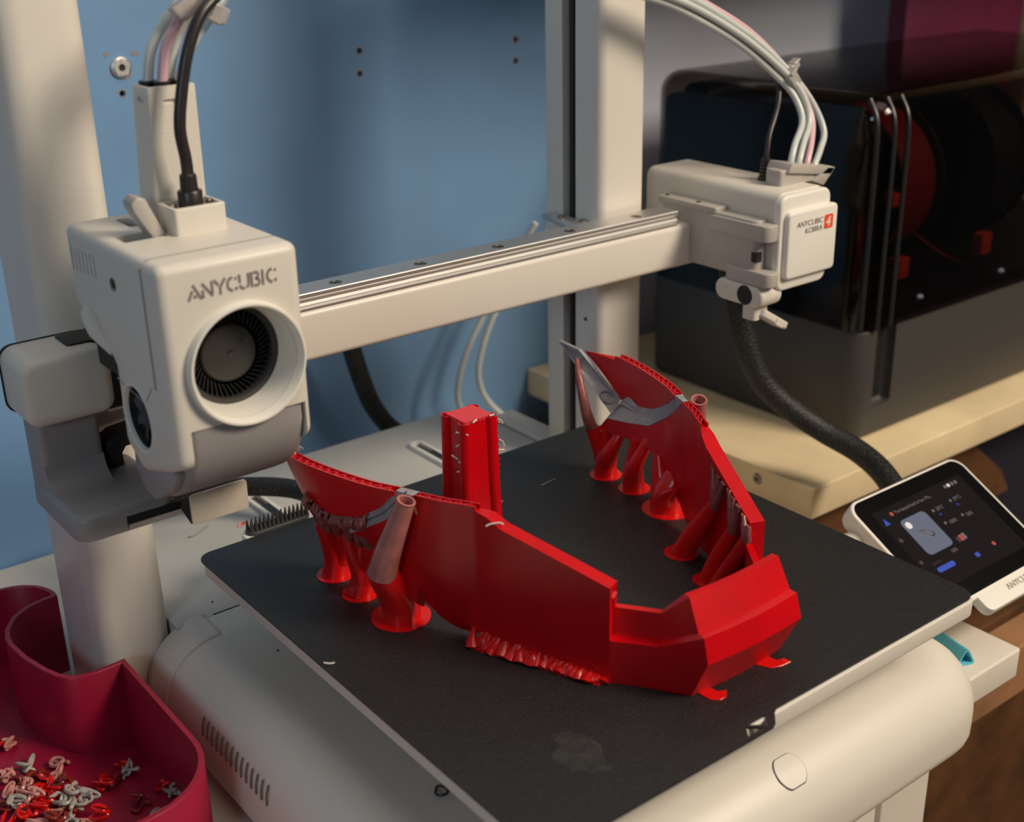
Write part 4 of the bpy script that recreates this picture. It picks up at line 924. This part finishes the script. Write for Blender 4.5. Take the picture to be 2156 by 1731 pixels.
# ------------------------------------------------------------------ tubes and cables
def cable(name, P, r, m, label, cat, n=14, flat=1.0, sub=8):
    b = new(); tube(b, P, r, n, sub, flat=flat); return tag(obj(name, b, m, smooth=60), label, cat)
hc = cable('head_cable', [(-8.4, -65, 199), (-8.9, -66, 206), (-9.8, -66, 217.8), (-7.2, -66, 231.8), (-3.2, -66, 245.4), (3.1, -65, 257), (10.7, -63, 263.4), (24, -58, 271), (50, -45, 276)], 2.35, M['cable'], 'thick dark cable plugged into the top of the print head', 'cable')
b = new(); lathe(b, [(4.9, 0), (4.9, 6), (4.5, 6.6), (3.5, 6.6), (3.3, 12.4), (2.8, 13), (2.3, 13)], (-8.4, -64.8, 187), 'z', 24); obj('plug', b, M['cable'], hc)
LT = [([(-11.6, -44.4, 233), (-8.4, -44, 245.2), (-1.4, -44, 255), (6.6, -44, 262.4), (18, -42, 270), (45, -36, 277)], 'tube', 'milky clear tube leftmost of four leaving the filament tower top'),
      ([(-8, -50, 233), (-5.2, -49.8, 245), (.2, -49.5, 253.6), (6.8, -49, 261), (18, -46, 267.5), (46, -38, 274)], 'pinktube', 'tube carrying pink filament out of the tower on the print head'),
      ([(-3, -44.4, 233), (.4, -44, 243.3), (4.7, -44, 252), (12.7, -44, 260.4), (24, -42, 267.5), (48, -36, 273)], 'tube', 'milky tube just right of the pink one on the tower'),
      ([(-.8, -49.6, 233), (4.6, -49.2, 243.6), (11.6, -49, 251.8), (19.6, -49, 260.2), (30, -46, 267), (54, -40, 272)], 'tubeclear', 'clear tube rightmost of four behind the dark head cable')]
for P, m, lab in LT: cable('filament_tube', P, 2.05, M[m], lab, 'tube')
def clip(c, sx, ang, label):
    b = new(); rbox(b, -sx, sx, -2.2, 2.2, -3.4, 3.4, 1, .6, .6); rbox(b, -sx*1.25, -sx*.8, -2.8, 2.8, -1, 4.2, .6)
    R = Matrix.Rotation(math.radians(ang), 3, 'Y')
    for v in b.verts: v.co = R @ v.co + Vector(c)
    tag(obj('tube_clip', b, M['clip']), label, 'clip')
clip((5.6, -52.2, 261.5), 5.8, -38, 'clear clip holding the tubes left of the dark head cable')
clip((17.0, -53.5, 257.2), 3.4, -60, 'clear clip hanging on the tube right of the dark head cable')
RT = [([(360.5, -55, 148), (361.5, -55, 154.5), (367.5, -52, 162), (380.8, -45, 172), (381.5, -38, 184.5), (372.5, -32, 196.3), (346.8, -25, 216.4), (316.8, -20, 232.4), (291, -18, 242.8), (255, -14, 252)], 'tube', 'milky tube lowest of four arching to the motor box'),
      ([(367.2, -55, 147), (368.5, -55, 153), (376, -51, 161), (387.0, -45, 170.2), (387.6, -40.5, 182.5), (378.5, -36, 196), (351.5, -28.5, 217.5), (322, -23, 234.2), (296, -21, 244.6), (262, -17, 254)], 'tube', 'milky tube second from the motor box cable relief'),
      ([(374, -55, 146), (375.5, -55, 151), (384, -50, 161), (391.5, -43, 172), (389.5, -36.5, 186), (382.4, -31, 198.6), (357.8, -24, 221.2), (327.6, -19.5, 238), (300, -17, 249.6), (262, -12, 259)], 'pinktube', 'tube carrying pink filament to the right motor box'),
      ([(380.5, -55, 145), (382.5, -55, 148.5), (392, -50.5, 155), (401.0, -45, 163.5), (398.5, -38.5, 178), (386, -33.5, 194.5), (360.5, -27, 216.4), (330.6, -22.5, 234), (304, -20, 245.6), (266, -16, 255)], 'tube', 'milky tube outermost of four at the motor box socket')]
for P, m, lab in RT: cable('filament_tube', P, 1.95, M[m], lab, 'tube')
clip((380.5, -36.5, 195), 4.6, 48, 'clear clip lower on the tube bundle above the motor box')
clip((386, -31.5, 201.6), 2.2, 60, 'small clear clip upper on the tube bundle above the motor box')
dc = cable('power_cable', [(354.3, -42, 152), (355, -42, 157), (358.5, -40, 166), (366, -37, 175.5), (373, -33, 184), (376, -28, 195), (366, -22, 210), (338, -17, 228), (300, -13, 244), (262, -10, 254)], 1.6, M['cable'], 'thin dark cable with ribbed relief entering the motor box top', 'cable')
b = new(); prof = [(4.2, 0), (4.2, 1.2)]
for i in range(6): prof += [(3.7-.22*i, 1.4+2*i), (3.7-.22*i, 2.6+2*i), (2.5-.1*i, 2.7+2*i), (2.5-.1*i, 3.3+2*i)]
lathe(b, prof, (354.3, -42, 140.9), 'z', 20, (True, True)); obj('strain_relief', b, M['cable'], dc)
cable('braided_cable', [(350, -10, 118), (352, -19, 88), (355, -25.5, 62), (359, -31, 34), (368, -38, 10), (382, -50, -8), (396, -66, -22), (402, -90, -30), (396, -115, -36), (380, -140, -44), (350, -165, -55)], 7.4, M['braid'], 'thick braided black cable looping from the motor box down behind the screen', 'cable', 18)
cable('bed_cable', [(20, 130, -30), (50, 112, -22), (72, 90, -17.5), (90, 66, -16), (96, 40, -17), (97, 5, -18), (98, -20, -19)], 5.6, M['braid'], 'flat black cable running over the deck behind the brush', 'cable', 16, 1.0)
cable('loom_cable', [(194, 178, 30), (198, 180, 18), (207, 183, -12), (216, 183, -36), (232, 181, -58), (262, 178, -78)], 6.6, M['braid'], 'black cable hanging behind the gantry beam down to the deck back', 'cable', 16)
cable('filament_tube', [(345, 160, 80), (330, 185, 35), (317, 190, 7.5), (303, 190, -14), (294, 190, -36), (293, 190, -54), (300, 185, -75), (310, 175, -86)], 2.3, M['tube'], 'milky tube hanging behind the gantry, left of its neighbour', 'tube')
cable('filament_tube', [(362, 160, 80), (344, 185, 35), (326, 190, 4), (315, 190, -20), (312, 190, -38), (318, 190, -56), (330, 186, -72), (345, 175, -86)], 2.3, M['tube'], 'milky tube hanging behind the gantry beside the right column', 'tube')
